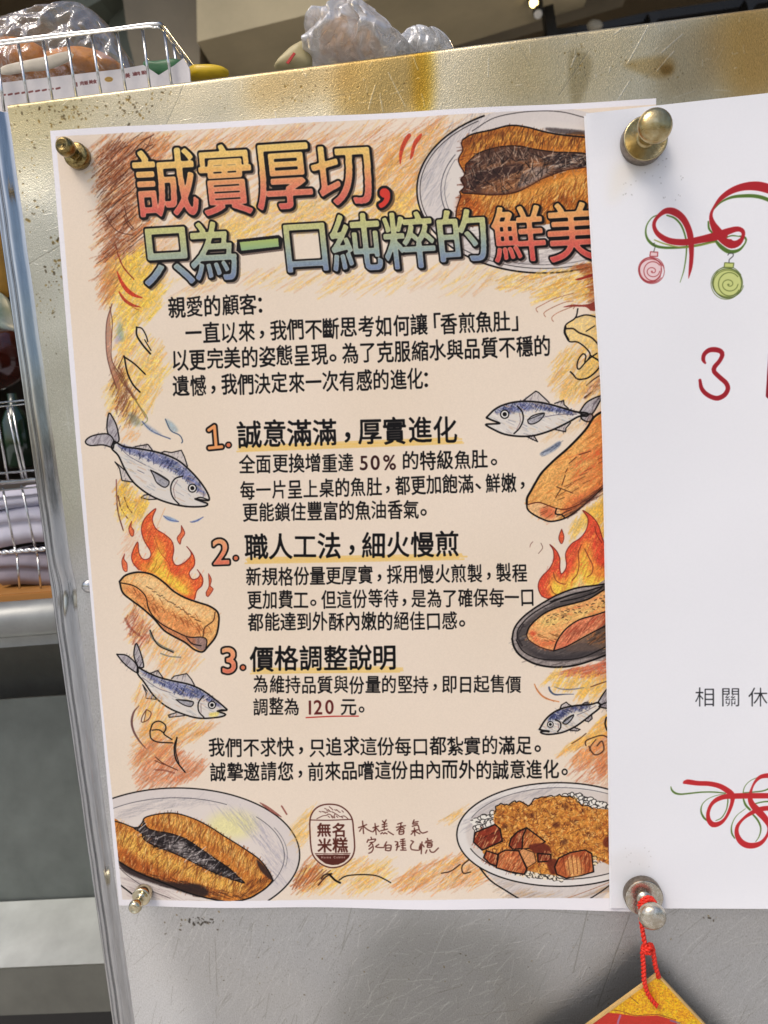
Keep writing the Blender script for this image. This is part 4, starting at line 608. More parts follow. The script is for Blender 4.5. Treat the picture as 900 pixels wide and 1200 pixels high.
# ------------------------------------------------------------------ the white notice sheet's print
S = Canvas(680, 90, 1230, 1075, (62, 153.5), (760, 117), (139.5, 1061), 1.8, (240, 240, 243))
def draw_sheet():
    RB, GR, GL = (176, 26, 34), (84, 116, 40), (150, 156, 60)
    C = Crop(720, 180, 3.75)
    gl = [[(288, 566, 2), (305, 510, 4), (315, 440, 5), (314, 380, 6), (295, 320, 7), (265, 285, 7), (230, 272, 5)],
          [(200, 268, 4), (165, 282, 4), (140, 320, 5), (140, 365, 8), (165, 398, 11), (210, 413, 10), (290, 413, 9), (370, 403, 9), (445, 384, 9)],
          [(412, 300, 6), (415, 330, 8), (430, 350, 6)], [(445, 385, 10), (470, 412, 16), (505, 432, 16), (545, 425, 11), (570, 400, 6), (578, 378, 7), (566, 366, 9), (545, 366, 8)],
          [(434, 248, 3), (465, 216, 6), (510, 194, 10), (560, 187, 13), (620, 188, 14), (675, 204, 14), (760, 250, 14)]]
    for g in gl: S.stroke(C(*g), None, GR)
    S.stroke(C((175, 380, 4), (230, 400, 5), (310, 412, 4), (440, 390, 4)), None, GL)
    for g in ([(325, 548, 2), (334, 500, 14), (338, 440, 18), (334, 370, 24), (320, 320, 24), (295, 280, 26), (260, 256, 28), (225, 253, 22), (192, 276, 14), (174, 305, 14), (178, 335, 16), (200, 362, 20), (245, 385, 24), (310, 390, 26), (380, 378, 28), (450, 362, 34), (500, 342, 26), (540, 332, 20), (563, 342, 16), (564, 365, 14), (545, 392, 24), (515, 400, 32), (485, 380, 38), (455, 348, 36), (430, 305, 22), (424, 268, 12), (440, 232, 10), (470, 195, 18), (515, 164, 24), (570, 146, 30), (630, 144, 36), (690, 160, 36), (760, 190, 36)],):
        S.stroke(C(*g), None, RB)
    S.fill(C((492, 372), (515, 362), (552, 366), (545, 376), (510, 377)), (236, 236, 238)); S.stroke(C((492, 370, 3), (515, 361, 5), (552, 365, 3)), None, GR)
    def bauble(cx, cy, r, fill, ln, cap):
        S.fill(C(*ell(cx, cy, r, r)), fill, .9)
        rg = random.Random(int(cx))
        for k in range(5): S.stroke(C(*ell(cx+rg.uniform(-5, 5), cy+rg.uniform(-3, 6), r*rg.uniform(.9, 1.08), r*rg.uniform(.92, 1.1), rg.uniform(0, 90), rg.uniform(300, 430), 26)), .7, ln, .9)
        S.stroke(C(*[(cx+r*.12+(r*.62-k*1.5*r/52)*math.cos(k*.5), cy+r*.1+(r*.55-k*1.4*r/52)*math.sin(k*.5)) for k in range(24)]), .8, ln, .9)
        S.stroke(C(*ell(cx+r*.15, cy+r*.1, r*.75, r*.8, 40, 330, 20)), .9, ln, .9)
        S.fill(C(*cap), fill, sm=False); S.stroke(C(*cap, cap[0]), .9, ln, sm=False)
    bauble(160, 512, 52, (238, 206, 206), (160, 40, 44), [(158, 432), (190, 434), (189, 452), (155, 452)])
    bauble(495, 568, 64, (204, 212, 124), (84, 100, 36), [(484, 480), (524, 482), (521, 502), (481, 500)])
    S.stroke(C((172, 432), (178, 408), (168, 398), (176, 394)), .8, (60, 70, 50)); S.stroke(C((503, 480), (504, 466), (520, 452), (520, 440), (505, 438), (498, 446)), .9, (60, 60, 60))
    C = Crop(800, 390, 9)
    S.stroke(C((236, 320, 18), (215, 285, 36), (225, 228, 40), (275, 185, 46), (340, 178, 50), (398, 196, 46), (416, 235, 42), (385, 300, 40), (335, 360, 44), (330, 410, 42), (395, 475, 44), (455, 530, 44), (475, 590, 44), (440, 655, 46), (370, 690, 48), (300, 676, 44), (235, 635, 42), (195, 580, 38), (180, 500, 28)), None, (160, 20, 34))
    S.stroke([(904.5, 415), (901.5, 463)], 8, (140, 16, 32), sm=False); S.stroke([(904.5, 415), (904, 428)], 7, (60, 18, 28), .8, sm=False)
    for ch, x, w in (('相', 826, 25), ('關', 856, 24), ('休', 888, 24)): S.char(ch, x, 816.5, w, 24.5, .0, -.012, col=(30, 30, 34))
    C = Crop(780, 880, 7.5)
    for g in ([(45, 312, 6), (52, 340, 14), (80, 367, 18), (130, 378, 15), (220, 370, 13), (320, 360, 12), (430, 360, 12), (525, 370, 10)], [(520, 378, 4), (450, 388, 5), (370, 420, 5), (320, 470, 7), (310, 530, 13), (335, 585, 18), (365, 612, 12)], [(440, 610, 6), (490, 585, 8), (530, 520, 8), (545, 450, 10), (545, 420, 10)],
              [(820, 225, 5), (740, 262, 5), (690, 320, 6), (680, 400, 10), (700, 470, 18), (740, 515, 18)], [(700, 505, 4), (620, 570, 5), (580, 650, 8), (580, 720, 14), (605, 765, 10)], [(760, 550, 14), (810, 610, 16), (835, 680, 12), (820, 750, 8), (790, 795, 5)], [(690, 365, 8), (780, 358, 10), (870, 345, 12), (960, 300, 10)], [(790, 460, 10), (860, 445, 12), (960, 440, 12)]):
        S.stroke(C(*g), None, GR)
    for g in ([(160, 278, 20), (190, 270, 46), (280, 282, 44), (380, 286, 44), (470, 306, 46), (540, 345, 50), (582, 385, 50), (585, 440, 34), (560, 520, 28), (520, 595, 26), (470, 636, 40), (415, 645, 50), (378, 605, 40), (372, 540, 30), (400, 470, 30), (450, 425, 40), (520, 400, 46), (600, 395, 52), (740, 392, 52), (960, 392, 50)], [(960, 215, 46), (890, 215, 44), (830, 228, 34), (785, 270, 22), (755, 330, 18), (740, 400, 36), (755, 460, 50), (810, 525, 62), (870, 590, 56), (910, 660, 40), (895, 730, 24), (850, 795, 34), (790, 826, 50), (720, 828, 56), (660, 795, 52), (625, 730, 40), (630, 660, 30), (680, 595, 24), (750, 545, 36), (830, 510, 44), (960, 495, 44)]):
        S.stroke(C(*g), None, (196, 36, 42))
    rg = random.Random(3)
    for k in range(26): x, y = rg.uniform(728, 800), rg.uniform(185, 235); S.stroke([(x, y), (x+rg.uniform(-1, 1), y+rg.uniform(-1, 1))], rg.uniform(.4, 1.1), (120, 116, 110), .5, sm=False)
    for k in range(10): x, y = rg.uniform(722, 770), rg.uniform(990, 1020); S.stroke([(x, y), (x+rg.uniform(-1, 1), y+.5)], rg.uniform(.4, 1.0), (110, 100, 90), .5, sm=False)
    S.fill([(722, 195), (770, 185), (748, 205), (715, 240)], (236, 226, 204), .35, soft=6); S.fill([(718, 1000), (760, 1000), (750, 1040), (715, 1030)], (226, 222, 216), .35, soft=6)
draw_sheet()

# ------------------------------------------------------------------ wear and painted reflections of the steel panel: stains, pits, scratches (colour), and a second map for relief
W = Canvas(-70, -30, 960, 1270, (0, 114), (900, 17), (139.5, 1230), 1.35, (208, 208, 208))
WB = Canvas(-70, -30, 960, 1270, (0, 114), (900, 17), (139.5, 1230), 1.35, (128, 128, 128))
def draw_wear_and_sheen():
    rg = random.Random(11)
    # warm gold reflection painted into the colour along the top, with stains in places
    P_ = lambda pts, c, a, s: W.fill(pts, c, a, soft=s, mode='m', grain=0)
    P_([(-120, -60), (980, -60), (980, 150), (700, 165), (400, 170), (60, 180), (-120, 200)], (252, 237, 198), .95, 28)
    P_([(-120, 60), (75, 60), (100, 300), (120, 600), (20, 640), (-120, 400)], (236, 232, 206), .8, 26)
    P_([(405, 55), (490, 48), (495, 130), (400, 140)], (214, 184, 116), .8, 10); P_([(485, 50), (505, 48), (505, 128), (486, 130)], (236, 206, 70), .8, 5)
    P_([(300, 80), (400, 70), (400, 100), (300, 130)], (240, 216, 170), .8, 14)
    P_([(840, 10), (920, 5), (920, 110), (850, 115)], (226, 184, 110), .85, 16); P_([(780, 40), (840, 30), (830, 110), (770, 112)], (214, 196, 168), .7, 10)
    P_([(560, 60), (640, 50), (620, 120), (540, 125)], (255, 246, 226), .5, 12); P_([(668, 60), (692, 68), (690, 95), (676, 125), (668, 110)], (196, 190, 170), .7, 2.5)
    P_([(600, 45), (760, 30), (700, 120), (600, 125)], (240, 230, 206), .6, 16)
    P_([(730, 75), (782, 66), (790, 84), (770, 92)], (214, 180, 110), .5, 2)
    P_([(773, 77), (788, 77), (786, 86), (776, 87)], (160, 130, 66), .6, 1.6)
    def spots(x0, y0, x1, y1, n, r, cols, a=.7):
        for _ in range(n):
            x, y = rg.gauss((x0+x1)/2, (x1-x0)/4), rg.gauss((y0+y1)/2, (y1-y0)/4); q = rg.uniform(.12, 1)**1.8*r*.9+.25; c = rg.choice(cols); t = rg.uniform(0, 3.14); L = rg.uniform(0, 1.3)*q
            W.stroke([(x, y), (x+L*math.cos(t), y+L*math.sin(t))], q, c, a, sm=False); WB.stroke([(x, y), (x+L*math.cos(t), y+L*math.sin(t))], q*.9, (70, 70, 70), a, sm=False)
    RU = [(120, 92, 36), (84, 66, 34), (150, 120, 56), (64, 52, 32)]
    for a in ((10, 105, 90, 150, 60, 2.2), (60, 115, 110, 150, 50, 2.4), (120, 105, 180, 145, 70, 2.6), (5, 140, 60, 240, 50, 1.8), (30, 230, 55, 262, 16, 3.2), (52, 300, 78, 340, 34, 3), (60, 275, 72, 285, 12, 3.4), (20, 300, 80, 430, 60, 1.4), (56, 350, 66, 372, 8, 2), (330, 90, 360, 125, 14, 2.2), (320, 80, 480, 130, 30, 1.4), (660, 45, 700, 80, 30, 1.6), (600, 50, 900, 110, 60, 1.2), (80, 90, 600, 140, 130, 1.1),
              (196, 1068, 260, 1092, 20, 2.4), (660, 1052, 700, 1064, 16, 2.4), (820, 1070, 840, 1082, 6, 2.2), (140, 1080, 620, 1190, 90, 1.1), (600, 1080, 900, 1190, 40, 1.1)): spots(*a, RU)
    spots(215, 1070, 250, 1085, 26, 3.6, [(40, 36, 30), (60, 54, 44)]); spots(664, 1055, 697, 1062, 18, 3.4, [(36, 30, 26)])
    W.fill([(440, 1090), (520, 1075), (620, 1110), (640, 1260), (400, 1260)], (196, 196, 192), .8, soft=26, mode='m'); W.fill([(60, 860), (190, 1100), (230, 1260), (120, 1260), (60, 1000)], (255, 255, 255), .75, soft=22)  # dark middle and bright left reflections put into the lower panel's colour
    # scratches: colour glint and groove
    def scr(x0, y0, x1, y1, w, v, a):
        c = (x0+x1)/2+rg.uniform(-.8, .8), (y0+y1)/2+rg.uniform(-.8, .8)
        WB.stroke([(x0, y0), c, (x1, y1)], w, (v, v, v), a, sm=False)
        if a > .3: W.stroke([(x0, y0), c, (x1, y1)], w*.8, (255, 255, 252) if v > 128 else (120, 116, 104), a*.75, sm=False)
    for _ in range(12000):
        x, y = rg.uniform(-20, 950), rg.uniform(10, 1240)
        if 150 < x and 175 < y < 1040: continue
        if y < 1040 and rg.random() < .8: continue
        d = (rg.gauss(64, 14) if x < 420 and y > 1000 else rg.gauss(35, 22) if y > 1000 else rg.choice([rg.gauss(60, 20), rg.gauss(5, 14), rg.gauss(100, 14)]))
        L = rg.expovariate(1/(14. if y > 1000 else 8))+2; t = R(d); dx, dy = L*math.cos(t)/2, -L*math.sin(t)/2
        scr(x-dx, y-dy, x+dx, y+dy, rg.uniform(.3, .7), rg.choice([60, 215, 250, 250]), rg.uniform(.2, .85))
    for k in range(60):                                                     # a fan of wiping marks at the lower right
        r = 60+k*7+rg.uniform(-3, 3); a0 = rg.uniform(-75, 20); n = [(880+r*math.cos(R(t))-300, 1320-r*.9*math.sin(R(t))) for t in np.linspace(a0+40, a0+80, 7)]
        WB.stroke(n, rg.uniform(.4, .9), (190, 190, 190), .35)
    for s_ in (((455, 85), (475, 125)), ((485, 68), (490, 82)), ((447, 118), (449, 131)), ((770, 83), (790, 60)), ((775, 62), (800, 40)), ((720, 40), (740, 26)), ((738, 95), (722, 120)), ((760, 30), (735, 75)), ((432, 128), (440, 100))): scr(*s_[0], *s_[1], .9, 235, .6)
    for s_ in (((219, 90), (195, 146)), ((18, 320), (72, 287)), ((655, 112), (690, 60)), ((704, 1000), (672, 1140)), ((764, 1000), (700, 1180))): scr(*s_[0], *s_[1], .9, 60, .8)
draw_wear_and_sheen()
# the holographic card
K = Canvas(660, 1100, 860, 1330, (771, 1141), (990, 1340), (560, 1290), 2.6, (214, 156, 26))
def draw_card():
    n1 = noise2(K.H, K.W, 3.2, 21); n2 = noise2(K.H, K.W, 40, 22); n3 = noise2(K.H, K.W, 6, 23)
    g = np.stack([.84+.24*n1-.16*np.clip(n2-.5, 0, 1), .48+.36*n1+.08*n2, .02+.10*n3], -1); K.img[:] = np.clip(g, 0, 1)
    rg = random.Random(4)
    for _ in range(900):
        x, y = rg.uniform(680, 840), rg.uniform(1140, 1300); K.stroke([(x, y), (x+rg.uniform(-2, 2), y+rg.uniform(-2, 2))], .6, rg.choice([(120, 90, 10), (250, 220, 90), (150, 170, 30), (210, 110, 20)]), .7, sm=False)
    K.fill([(640, 1215), (705, 1186), (726, 1188), (745, 1191), (770, 1190), (792, 1196), (800, 1215), (830, 1240), (830, 1340), (640, 1340)], (206, 48, 30), sm=False)
    K.hatch([(640, 1215), (705, 1186), (792, 1196), (830, 1240), (830, 1340), (640, 1340)], 260, 20, 4, [(190, 36, 24), (222, 66, 40)], 1.0, .5, jit=60, seed=71)
    K.stroke([(703, 1187), (715, 1184), (728, 1185), (745, 1190), (770, 1189), (792, 1195)], 1.4, (150, 70, 16), .9, grain=.4)
    K.stroke([(727, 1190), (724, 1200), (726, 1215)], 2.4, (176, 120, 160), .9); K.stroke([(786, 1196), (796, 1199)], 2.4, (140, 110, 150), .8)
    K.stroke([(736, 1166), (748, 1176)], .8, (110, 80, 20), .9)
draw_card()
# ------------------------------------------------------------------ materials
PXM = DIST/F_PX                                     # metres per photo pixel on the panel
def lin(c):
    return tuple(((v/255.)/12.92 if v/255. <= .04045 else ((v/255.+.055)/1.055)**2.4) for v in c)+(1,)
def mat(name, col, rough=.5, metal=0., noise=.12, nscale=60., bump=.0, bscale=300., img=None, bimg=None, bstr=.2, rvar=.08, col2=None, trans=0., emit=None, estr=0., stretch=(1, 1, 1), spec=.5, bdist=.001, aniso=0.):
    m = bpy.data.materials.new(name); m.use_nodes = True; t = m.node_tree; N = t.nodes; L = t.links
    b = N['Principled BSDF']; b.inputs['Roughness'].default_value = rough; b.inputs['Metallic'].default_value = metal
    b.inputs['Specular IOR Level'].default_value = spec
    tc = N.new('ShaderNodeTexCoord'); mp = N.new('ShaderNodeMapping'); mp.inputs['Scale'].default_value = stretch; L.new(tc.outputs['Object'], mp.inputs[0])
    n = N.new('ShaderNodeTexNoise'); n.inputs['Scale'].default_value = nscale; n.inputs['Detail'].default_value = 6; n.inputs['Roughness'].default_value = .62; L.new(mp.outputs[0], n.inputs[0])
    mx = N.new('ShaderNodeMix'); mx.data_type = 'RGBA'; c = lin(col)
    c2 = lin(col2) if col2 else tuple(v*(1-noise*2) for v in c[:3])+(1,)
    mx.inputs[6].default_value = c2; mx.inputs[7].default_value = c if col2 else tuple(min(1, v*(1+noise)) for v in c[:3])+(1,)
    rp = N.new('ShaderNodeMapRange'); rp.inputs[1].default_value = .3; rp.inputs[2].default_value = .7; L.new(n.outputs[0], rp.inputs[0]); L.new(rp.outputs[0], mx.inputs[0])
    out = mx.outputs[2]
    if img:
        im = N.new('ShaderNodeTexImage'); im.image = img; im.interpolation = 'Cubic'; im.extension = 'EXTEND'
        uvn = N.new('ShaderNodeUVMap'); L.new(uvn.outputs[0], im.inputs[0])
        m2 = N.new('ShaderNodeMix'); m2.data_type = 'RGBA'; m2.blend_type = 'MULTIPLY'; m2.inputs[0].default_value = 1
        L.new(out, m2.inputs[6]); L.new(im.outputs[0], m2.inputs[7]); out = m2.outputs[2]
    L.new(out, b.inputs['Base Color'])
    rr = N.new('ShaderNodeMapRange'); rr.inputs[3].default_value = rough-rvar; rr.inputs[4].default_value = rough+rvar; L.new(n.outputs[0], rr.inputs[0]); L.new(rr.outputs[0], b.inputs['Roughness'])
    last = None
    if bump:
        n2 = N.new('ShaderNodeTexNoise'); n2.inputs['Scale'].default_value = bscale; n2.inputs['Detail'].default_value = 4; L.new(mp.outputs[0], n2.inputs[0])
        bp = N.new('ShaderNodeBump'); bp.inputs['Strength'].default_value = bump; bp.inputs['Distance'].default_value = bdist; L.new(n2.outputs[0], bp.inputs['Height']); last = bp
    if bimg:
        ib = N.new('ShaderNodeTexImage'); ib.image = bimg; ib.interpolation = 'Cubic'; ib.extension = 'EXTEND'
        uvn = N.new('ShaderNodeUVMap'); L.new(uvn.outputs[0], ib.inputs[0])
        bp = N.new('ShaderNodeBump'); bp.inputs['Strength'].default_value = bstr; bp.inputs['Distance'].default_value = .0003; L.new(ib.outputs[0], bp.inputs['Height'])
        if last: L.new(last.outputs[0], bp.inputs['Normal'])
        last = bp
    if last: L.new(last.outputs[0], b.inputs['Normal'])
    if trans: b.inputs['Transmission Weight'].default_value = trans
    if emit: b.inputs['Emission Color'].default_value = lin(emit); b.inputs['Emission Strength'].default_value = estr
    return m
def add_macro(m, scale, dist, seed=0):
    """slow unevenness of thin sheet metal, so that reflections wander"""
    t = m.node_tree; b = t.nodes['Principled BSDF']; old = b.inputs['Normal'].links[0].from_socket if b.inputs['Normal'].links else None
    tc = t.nodes.new('ShaderNodeTexCoord'); n = t.nodes.new('ShaderNodeTexNoise'); n.noise_dimensions = '4D'; n.inputs['W'].default_value = seed; n.inputs['Scale'].default_value = scale; n.inputs['Detail'].default_value = 1.5; t.links.new(tc.outputs['Object'], n.inputs['Vector'])
    bp = t.nodes.new('ShaderNodeBump'); bp.inputs['Strength'].default_value = 1; bp.inputs['Distance'].default_value = dist; t.links.new(n.outputs[0], bp.inputs['Height'])
    if old: t.links.new(old, bp.inputs['Normal'])
    t.links.new(bp.outputs[0], b.inputs['Normal'])
def film(name, tint=(235, 236, 238), cover=.25, rough=.18):
    """thin crinkled plastic: see-through, glossy, faintly milky"""
    m = bpy.data.materials.new(name); m.use_nodes = True; t = m.node_tree; N = t.nodes; L = t.links; N.remove(N['Principled BSDF'])
    o = N['Material Output']; tr = N.new('ShaderNodeBsdfTransparent'); gl = N.new('ShaderNodeBsdfGlossy'); df = N.new('ShaderNodeBsdfDiffuse'); tl = N.new('ShaderNodeBsdfTranslucent')
    gl.inputs['Roughness'].default_value = rough; df.inputs[0].default_value = lin(tint); tl.inputs[0].default_value = lin(tint)
    tc = N.new('ShaderNodeTexCoord'); n = N.new('ShaderNodeTexNoise'); n.inputs['Scale'].default_value = 70; n.inputs['Detail'].default_value = 5; n.inputs['Distortion'].default_value = 1.2; L.new(tc.outputs['Object'], n.inputs[0])
    bp = N.new('ShaderNodeBump'); bp.inputs['Strength'].default_value = .8; bp.inputs['Distance'].default_value = .004; L.new(n.outputs[0], bp.inputs['Height']); L.new(bp.outputs[0], gl.inputs['Normal']); L.new(bp.outputs[0], df.inputs['Normal'])
    a = N.new('ShaderNodeMixShader'); a.inputs[0].default_value = .22; L.new(df.outputs[0], a.inputs[1]); L.new(tl.outputs[0], a.inputs[2])
    b = N.new('ShaderNodeMixShader'); rg = N.new('ShaderNodeMapRange'); rg.inputs[1].default_value = .35; rg.inputs[2].default_value = .75; rg.inputs[3].default_value = cover*.5; rg.inputs[4].default_value = min(1, cover*1.7); L.new(n.outputs[0], rg.inputs[0]); L.new(rg.outputs[0], b.inputs[0]); L.new(tr.outputs[0], b.inputs[1]); L.new(a.outputs[0], b.inputs[2])
    c = N.new('ShaderNodeMixShader'); lw = N.new('ShaderNodeLayerWeight'); lw.inputs[0].default_value = .35; L.new(bp.outputs[0], lw.inputs['Normal']); mr = N.new('ShaderNodeMapRange'); mr.inputs[3].default_value = .05; mr.inputs[4].default_value = .38; L.new(lw.outputs['Fresnel'], mr.inputs[0]); L.new(mr.outputs[0], c.inputs[0]); L.new(b.outputs[0], c.inputs[1]); L.new(gl.outputs[0], c.inputs[2])
    L.new(c.outputs[0], o.inputs[0]); return m

im_poster, im_sheet, im_card = P.image('poster_print'), S.image('sheet_print'), K.image('card_print')
im_wear_sheen, im_relief = W.image('steel_wear_sheen'), WB.image('steel_relief', True)
WHITE = (255, 255, 255)
M = {}
M['steel'] = mat('scratched_steel', (250, 250, 246), .31, .86, noise=.12, nscale=1500, bump=.65, bscale=2400, img=im_wear_sheen, bimg=im_relief, bstr=1., rvar=.10, bdist=.0003, stretch=(1, 1, .6))
add_macro(M['steel'], 9, .014)
M['rim'] = mat('rolled_steel', (196, 197, 198), .15, 1., noise=.08, nscale=600, bump=.2, bscale=900, rvar=.06, bdist=.0003, stretch=(1, 1, .12))
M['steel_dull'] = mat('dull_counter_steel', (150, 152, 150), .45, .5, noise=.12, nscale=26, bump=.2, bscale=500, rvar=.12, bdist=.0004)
M['steel_dark'] = mat('shaded_counter_steel', (112, 112, 104), .5, .5, noise=.12, nscale=20, bump=.15, bscale=300, rvar=.1)  # darker copy of the counter steel, shade of recess and lower face in colour
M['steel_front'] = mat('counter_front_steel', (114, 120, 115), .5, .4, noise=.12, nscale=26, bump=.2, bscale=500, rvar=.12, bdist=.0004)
M['ledge'] = mat('lit_ledge_steel', (206, 210, 206), .4, .5, noise=.1, nscale=22, rvar=.1)  # lighter copy of the counter steel, the up-facing ledge's light put into colour
M['wire'] = mat('chromed_wire', (222, 222, 220), .2, 1., noise=.1, nscale=300)
M['brass'] = mat('worn_brass', (176, 156, 104), .2, 1., nscale=900, col2=(84, 68, 40), bump=.3, bscale=1600, rvar=.12, bdist=.0003)
M['gold'] = mat('polished_gold_plate', (214, 204, 174), .08, 1., noise=.06, nscale=200, rvar=.04)
M['brass_old'] = mat('tarnished_brass', (204, 194, 156), .2, .95, nscale=200, col2=(158, 132, 78), bump=.35, bscale=1500, rvar=.14, bdist=.0003)
M['pin_side'] = mat('grey_magnet_side', (150, 140, 128), .4, 1., nscale=600, col2=(112, 98, 84), rvar=.1)
M['silver'] = mat('nickel_plate', (222, 218, 206), .26, .9, nscale=500, col2=(180, 168, 146), bump=.2, bscale=1300, rvar=.1, bdist=.0003)
M['poster'] = mat('printed_poster_paper', WHITE, .62, 0, noise=.01, nscale=900, img=im_poster, bump=.08, bscale=1500, spec=.18, bdist=.0002)
M['sheet'] = mat('printed_white_paper', WHITE, .42, 0, noise=.01, nscale=900, img=im_sheet, bump=.08, bscale=1500, spec=.4, bdist=.0002)
add_macro(M['sheet'], 5, .010, 3); add_macro(M['poster'], 5, .006, 5)
M['paper'] = mat('blank_white_paper', (240, 240, 243), .6, 0, noise=.02)
M['card'] = mat('glittering_foil_card', WHITE, .4, .0, noise=.1, nscale=1500, img=im_card, bump=.6, bscale=1400, rvar=.2, bdist=.0003)
M['card_edge'] = mat('card_edge', (214, 176, 110), .5, 0); M['card_back'] = mat('card_back', (60, 40, 30), .6, 0)
M['cord'] = mat('red_cord', (230, 44, 20), .5, 0, noise=.15, nscale=900, bump=.4, bscale=2500, bdist=.0004)

# ------------------------------------------------------------------ builders
COL = sc.collection
def tag(o, label=None, cat=None, group=None, kind=None):
    for k, v in (('label', label), ('category', cat), ('group', group), ('kind', kind)):
        if v: o[k] = v
    return o
def empty(name, loc, **kw):
    o = bpy.data.objects.new(name, None); o.location = Vector(loc); o.empty_display_size = .01; COL.objects.link(o); return tag(o, **kw)
def link(name, me, m, parent=None, smooth_=True, **kw):
    o = bpy.data.objects.new(name, me); COL.objects.link(o)
    if m: me.materials.append(m)
    if smooth_: me.shade_smooth()
    if parent:
        bpy.context.view_layer.update() if False else None
        o.parent = parent; o.matrix_parent_inverse = Matrix.Translation(-parent.location)
    return tag(o, **kw)
def pydata(name, V, F, uv=None):
    me = bpy.data.meshes.new(name); me.from_pydata([tuple(map(float, v)) for v in V], [], F)
    if uv is not None:
        l = me.uv_layers.new(name='UVMap')
        for lp in me.loops: l.data[lp.index].uv = uv[lp.vertex_index]
    me.update(); return me
def grid(nu, nv, f, uvf=None):
    V = [f(i/(nu-1), j/(nv-1)) for j in range(nv) for i in range(nu)]
    F = [(j*nu+i, j*nu+i+1, (j+1)*nu+i+1, (j+1)*nu+i) for j in range(nv-1) for i in range(nu-1)]
    uv = [uvf(i/(nu-1), j/(nv-1)) for j in range(nv) for i in range(nu)] if uvf else None
    return V, F, uv
def tube(pts, r, seg=8, closed=False, sm=True, step=None):
    P_ = np.asarray(pts, float)
    if sm and len(P_) > 2:
        q = np.vstack([2*P_[0]-P_[1], P_, 2*P_[-1]-P_[-2]]) if not closed else np.vstack([P_[-1], P_, P_[:2]])
        out = []
        for i in range(1, len(q)-2):
            a, b, c, d = q[i-1:i+3]; n = max(2, int(np.linalg.norm(c-b)/(step or r*1.5))+1); n = min(n, 40)
            t = np.linspace(0, 1, n, endpoint=False)[:, None]
            out.append(.5*((2*b)+(c-a)*t+(2*a-5*b+4*c-d)*t*t+(3*b-a-3*c+d)*t**3))
        P_ = np.vstack(out+([] if closed else [q[-2][None]]))
    V = []; F = []; n = len(P_); up = np.array([.13, .9, .4])
    for i in range(n):
        t = (P_[(i+1) % n]-P_[i-1]) if closed else (P_[min(i+1, n-1)]-P_[max(i-1, 0)])
        t = t/max(np.linalg.norm(t), 1e-9); a = np.cross(t, up); a /= max(np.linalg.norm(a), 1e-9); b = np.cross(t, a)
        for k in range(seg): an = 2*math.pi*k/seg; V.append(P_[i]+r*(math.cos(an)*a+math.sin(an)*b))
    for i in range(n-(0 if closed else 1)):
        for k in range(seg): F.append((i*seg+k, i*seg+(k+1) % seg, ((i+1) % n)*seg+(k+1) % seg, ((i+1) % n)*seg+k))
    if not closed: F += [tuple(range(seg))[::-1], tuple(range((n-1)*seg, n*seg))]
    return V, F
def twist(pts, R0, pitch, strands=2, r=None):
    """a twisted cord along a path"""
    P_ = np.asarray(pts, float); q = np.vstack([2*P_[0]-P_[1], P_, 2*P_[-1]-P_[-2]]); out = []
    for i in range(1, len(q)-2):
        a, b, c, d = q[i-1:i+3]; n = max(3, int(np.linalg.norm(c-b)/(pitch/8))); t = np.linspace(0, 1, n, endpoint=False)[:, None]
        out.append(.5*((2*b)+(c-a)*t+(2*a-5*b+4*c-d)*t*t+(3*b-a-3*c+d)*t**3))
    C_ = np.vstack(out); s = np.r_[0, np.cumsum(np.linalg.norm(np.diff(C_, axis=0), axis=1))]; V = []; F = []
    up = np.array([.1, 1, .1])
    for k in range(strands):
        pp = []
        for i in range(len(C_)):
            t = C_[min(i+1, len(C_)-1)]-C_[max(i-1, 0)]; t = t/max(np.linalg.norm(t), 1e-9); a = np.cross(t, up); a /= np.linalg.norm(a); b = np.cross(t, a); an = 2*math.pi*(s[i]/pitch+k/strands)
            pp.append(C_[i]+R0*.5*(math.cos(an)*a+math.sin(an)*b))
        v, f = tube(pp, r or R0*.62, 7, sm=False); F += [tuple(x+len(V) for x in g) for g in f]; V += v
    return V, F
def join(*vf):
    V = []; F = []
    for v, f in vf: F += [tuple(x+len(V) for x in g) for g in f]; V += list(v)
    return V, F
def box(x0, x1, y0, y1, z0, z1):
    V = [(x, y, z) for z in (z0, z1) for y in (y0, y1) for x in (x0, x1)]
    return V, [(0, 2, 3, 1), (4, 5, 7, 6), (0, 1, 5, 4), (2, 6, 7, 3), (0, 4, 6, 2), (1, 3, 7, 5)]
def bevel(me, w, seg=2):
    bm = bmesh.new(); bm.from_mesh(me); bmesh.ops.recalc_face_normals(bm, faces=bm.faces); bmesh.ops.bevel(bm, geom=[e for e in bm.edges if e.is_manifold and e.calc_face_angle(0) > .5], offset=w, segments=seg, affect='EDGES', clamp_overlap=True); bm.to_mesh(me); bm.free(); return me
def prism(poly, Y, th, cv=None, depth_scale=True):
    """a solid whose front outline, on the plane y = Y, projects onto the photo polygon; it keeps that outline th metres deep"""
    A = [at(x, y, Y) for x, y in poly]; B = [a+np.array([0, th, 0]) for a in A]; n = len(A)
    F = [tuple(range(n))[::-1], tuple(range(n, 2*n))]+[(i, (i+1) % n, n+(i+1) % n, n+i) for i in range(n)]
    uv = None if cv is None else [cv.uv(x, y) for x, y in poly]*2
    return A+B, F, uv
def lathe(prof, seg=40):
    V = []; F = []
    for r, h in prof:
        for k in range(seg): a = 2*math.pi*k/seg; V.append((r*math.cos(a), -h, r*math.sin(a)))
    for i in range(len(prof)-1):
        for k in range(seg): F.append((i*seg+k, i*seg+(k+1) % seg, (i+1)*seg+(k+1) % seg, (i+1)*seg+k))
    return V, F
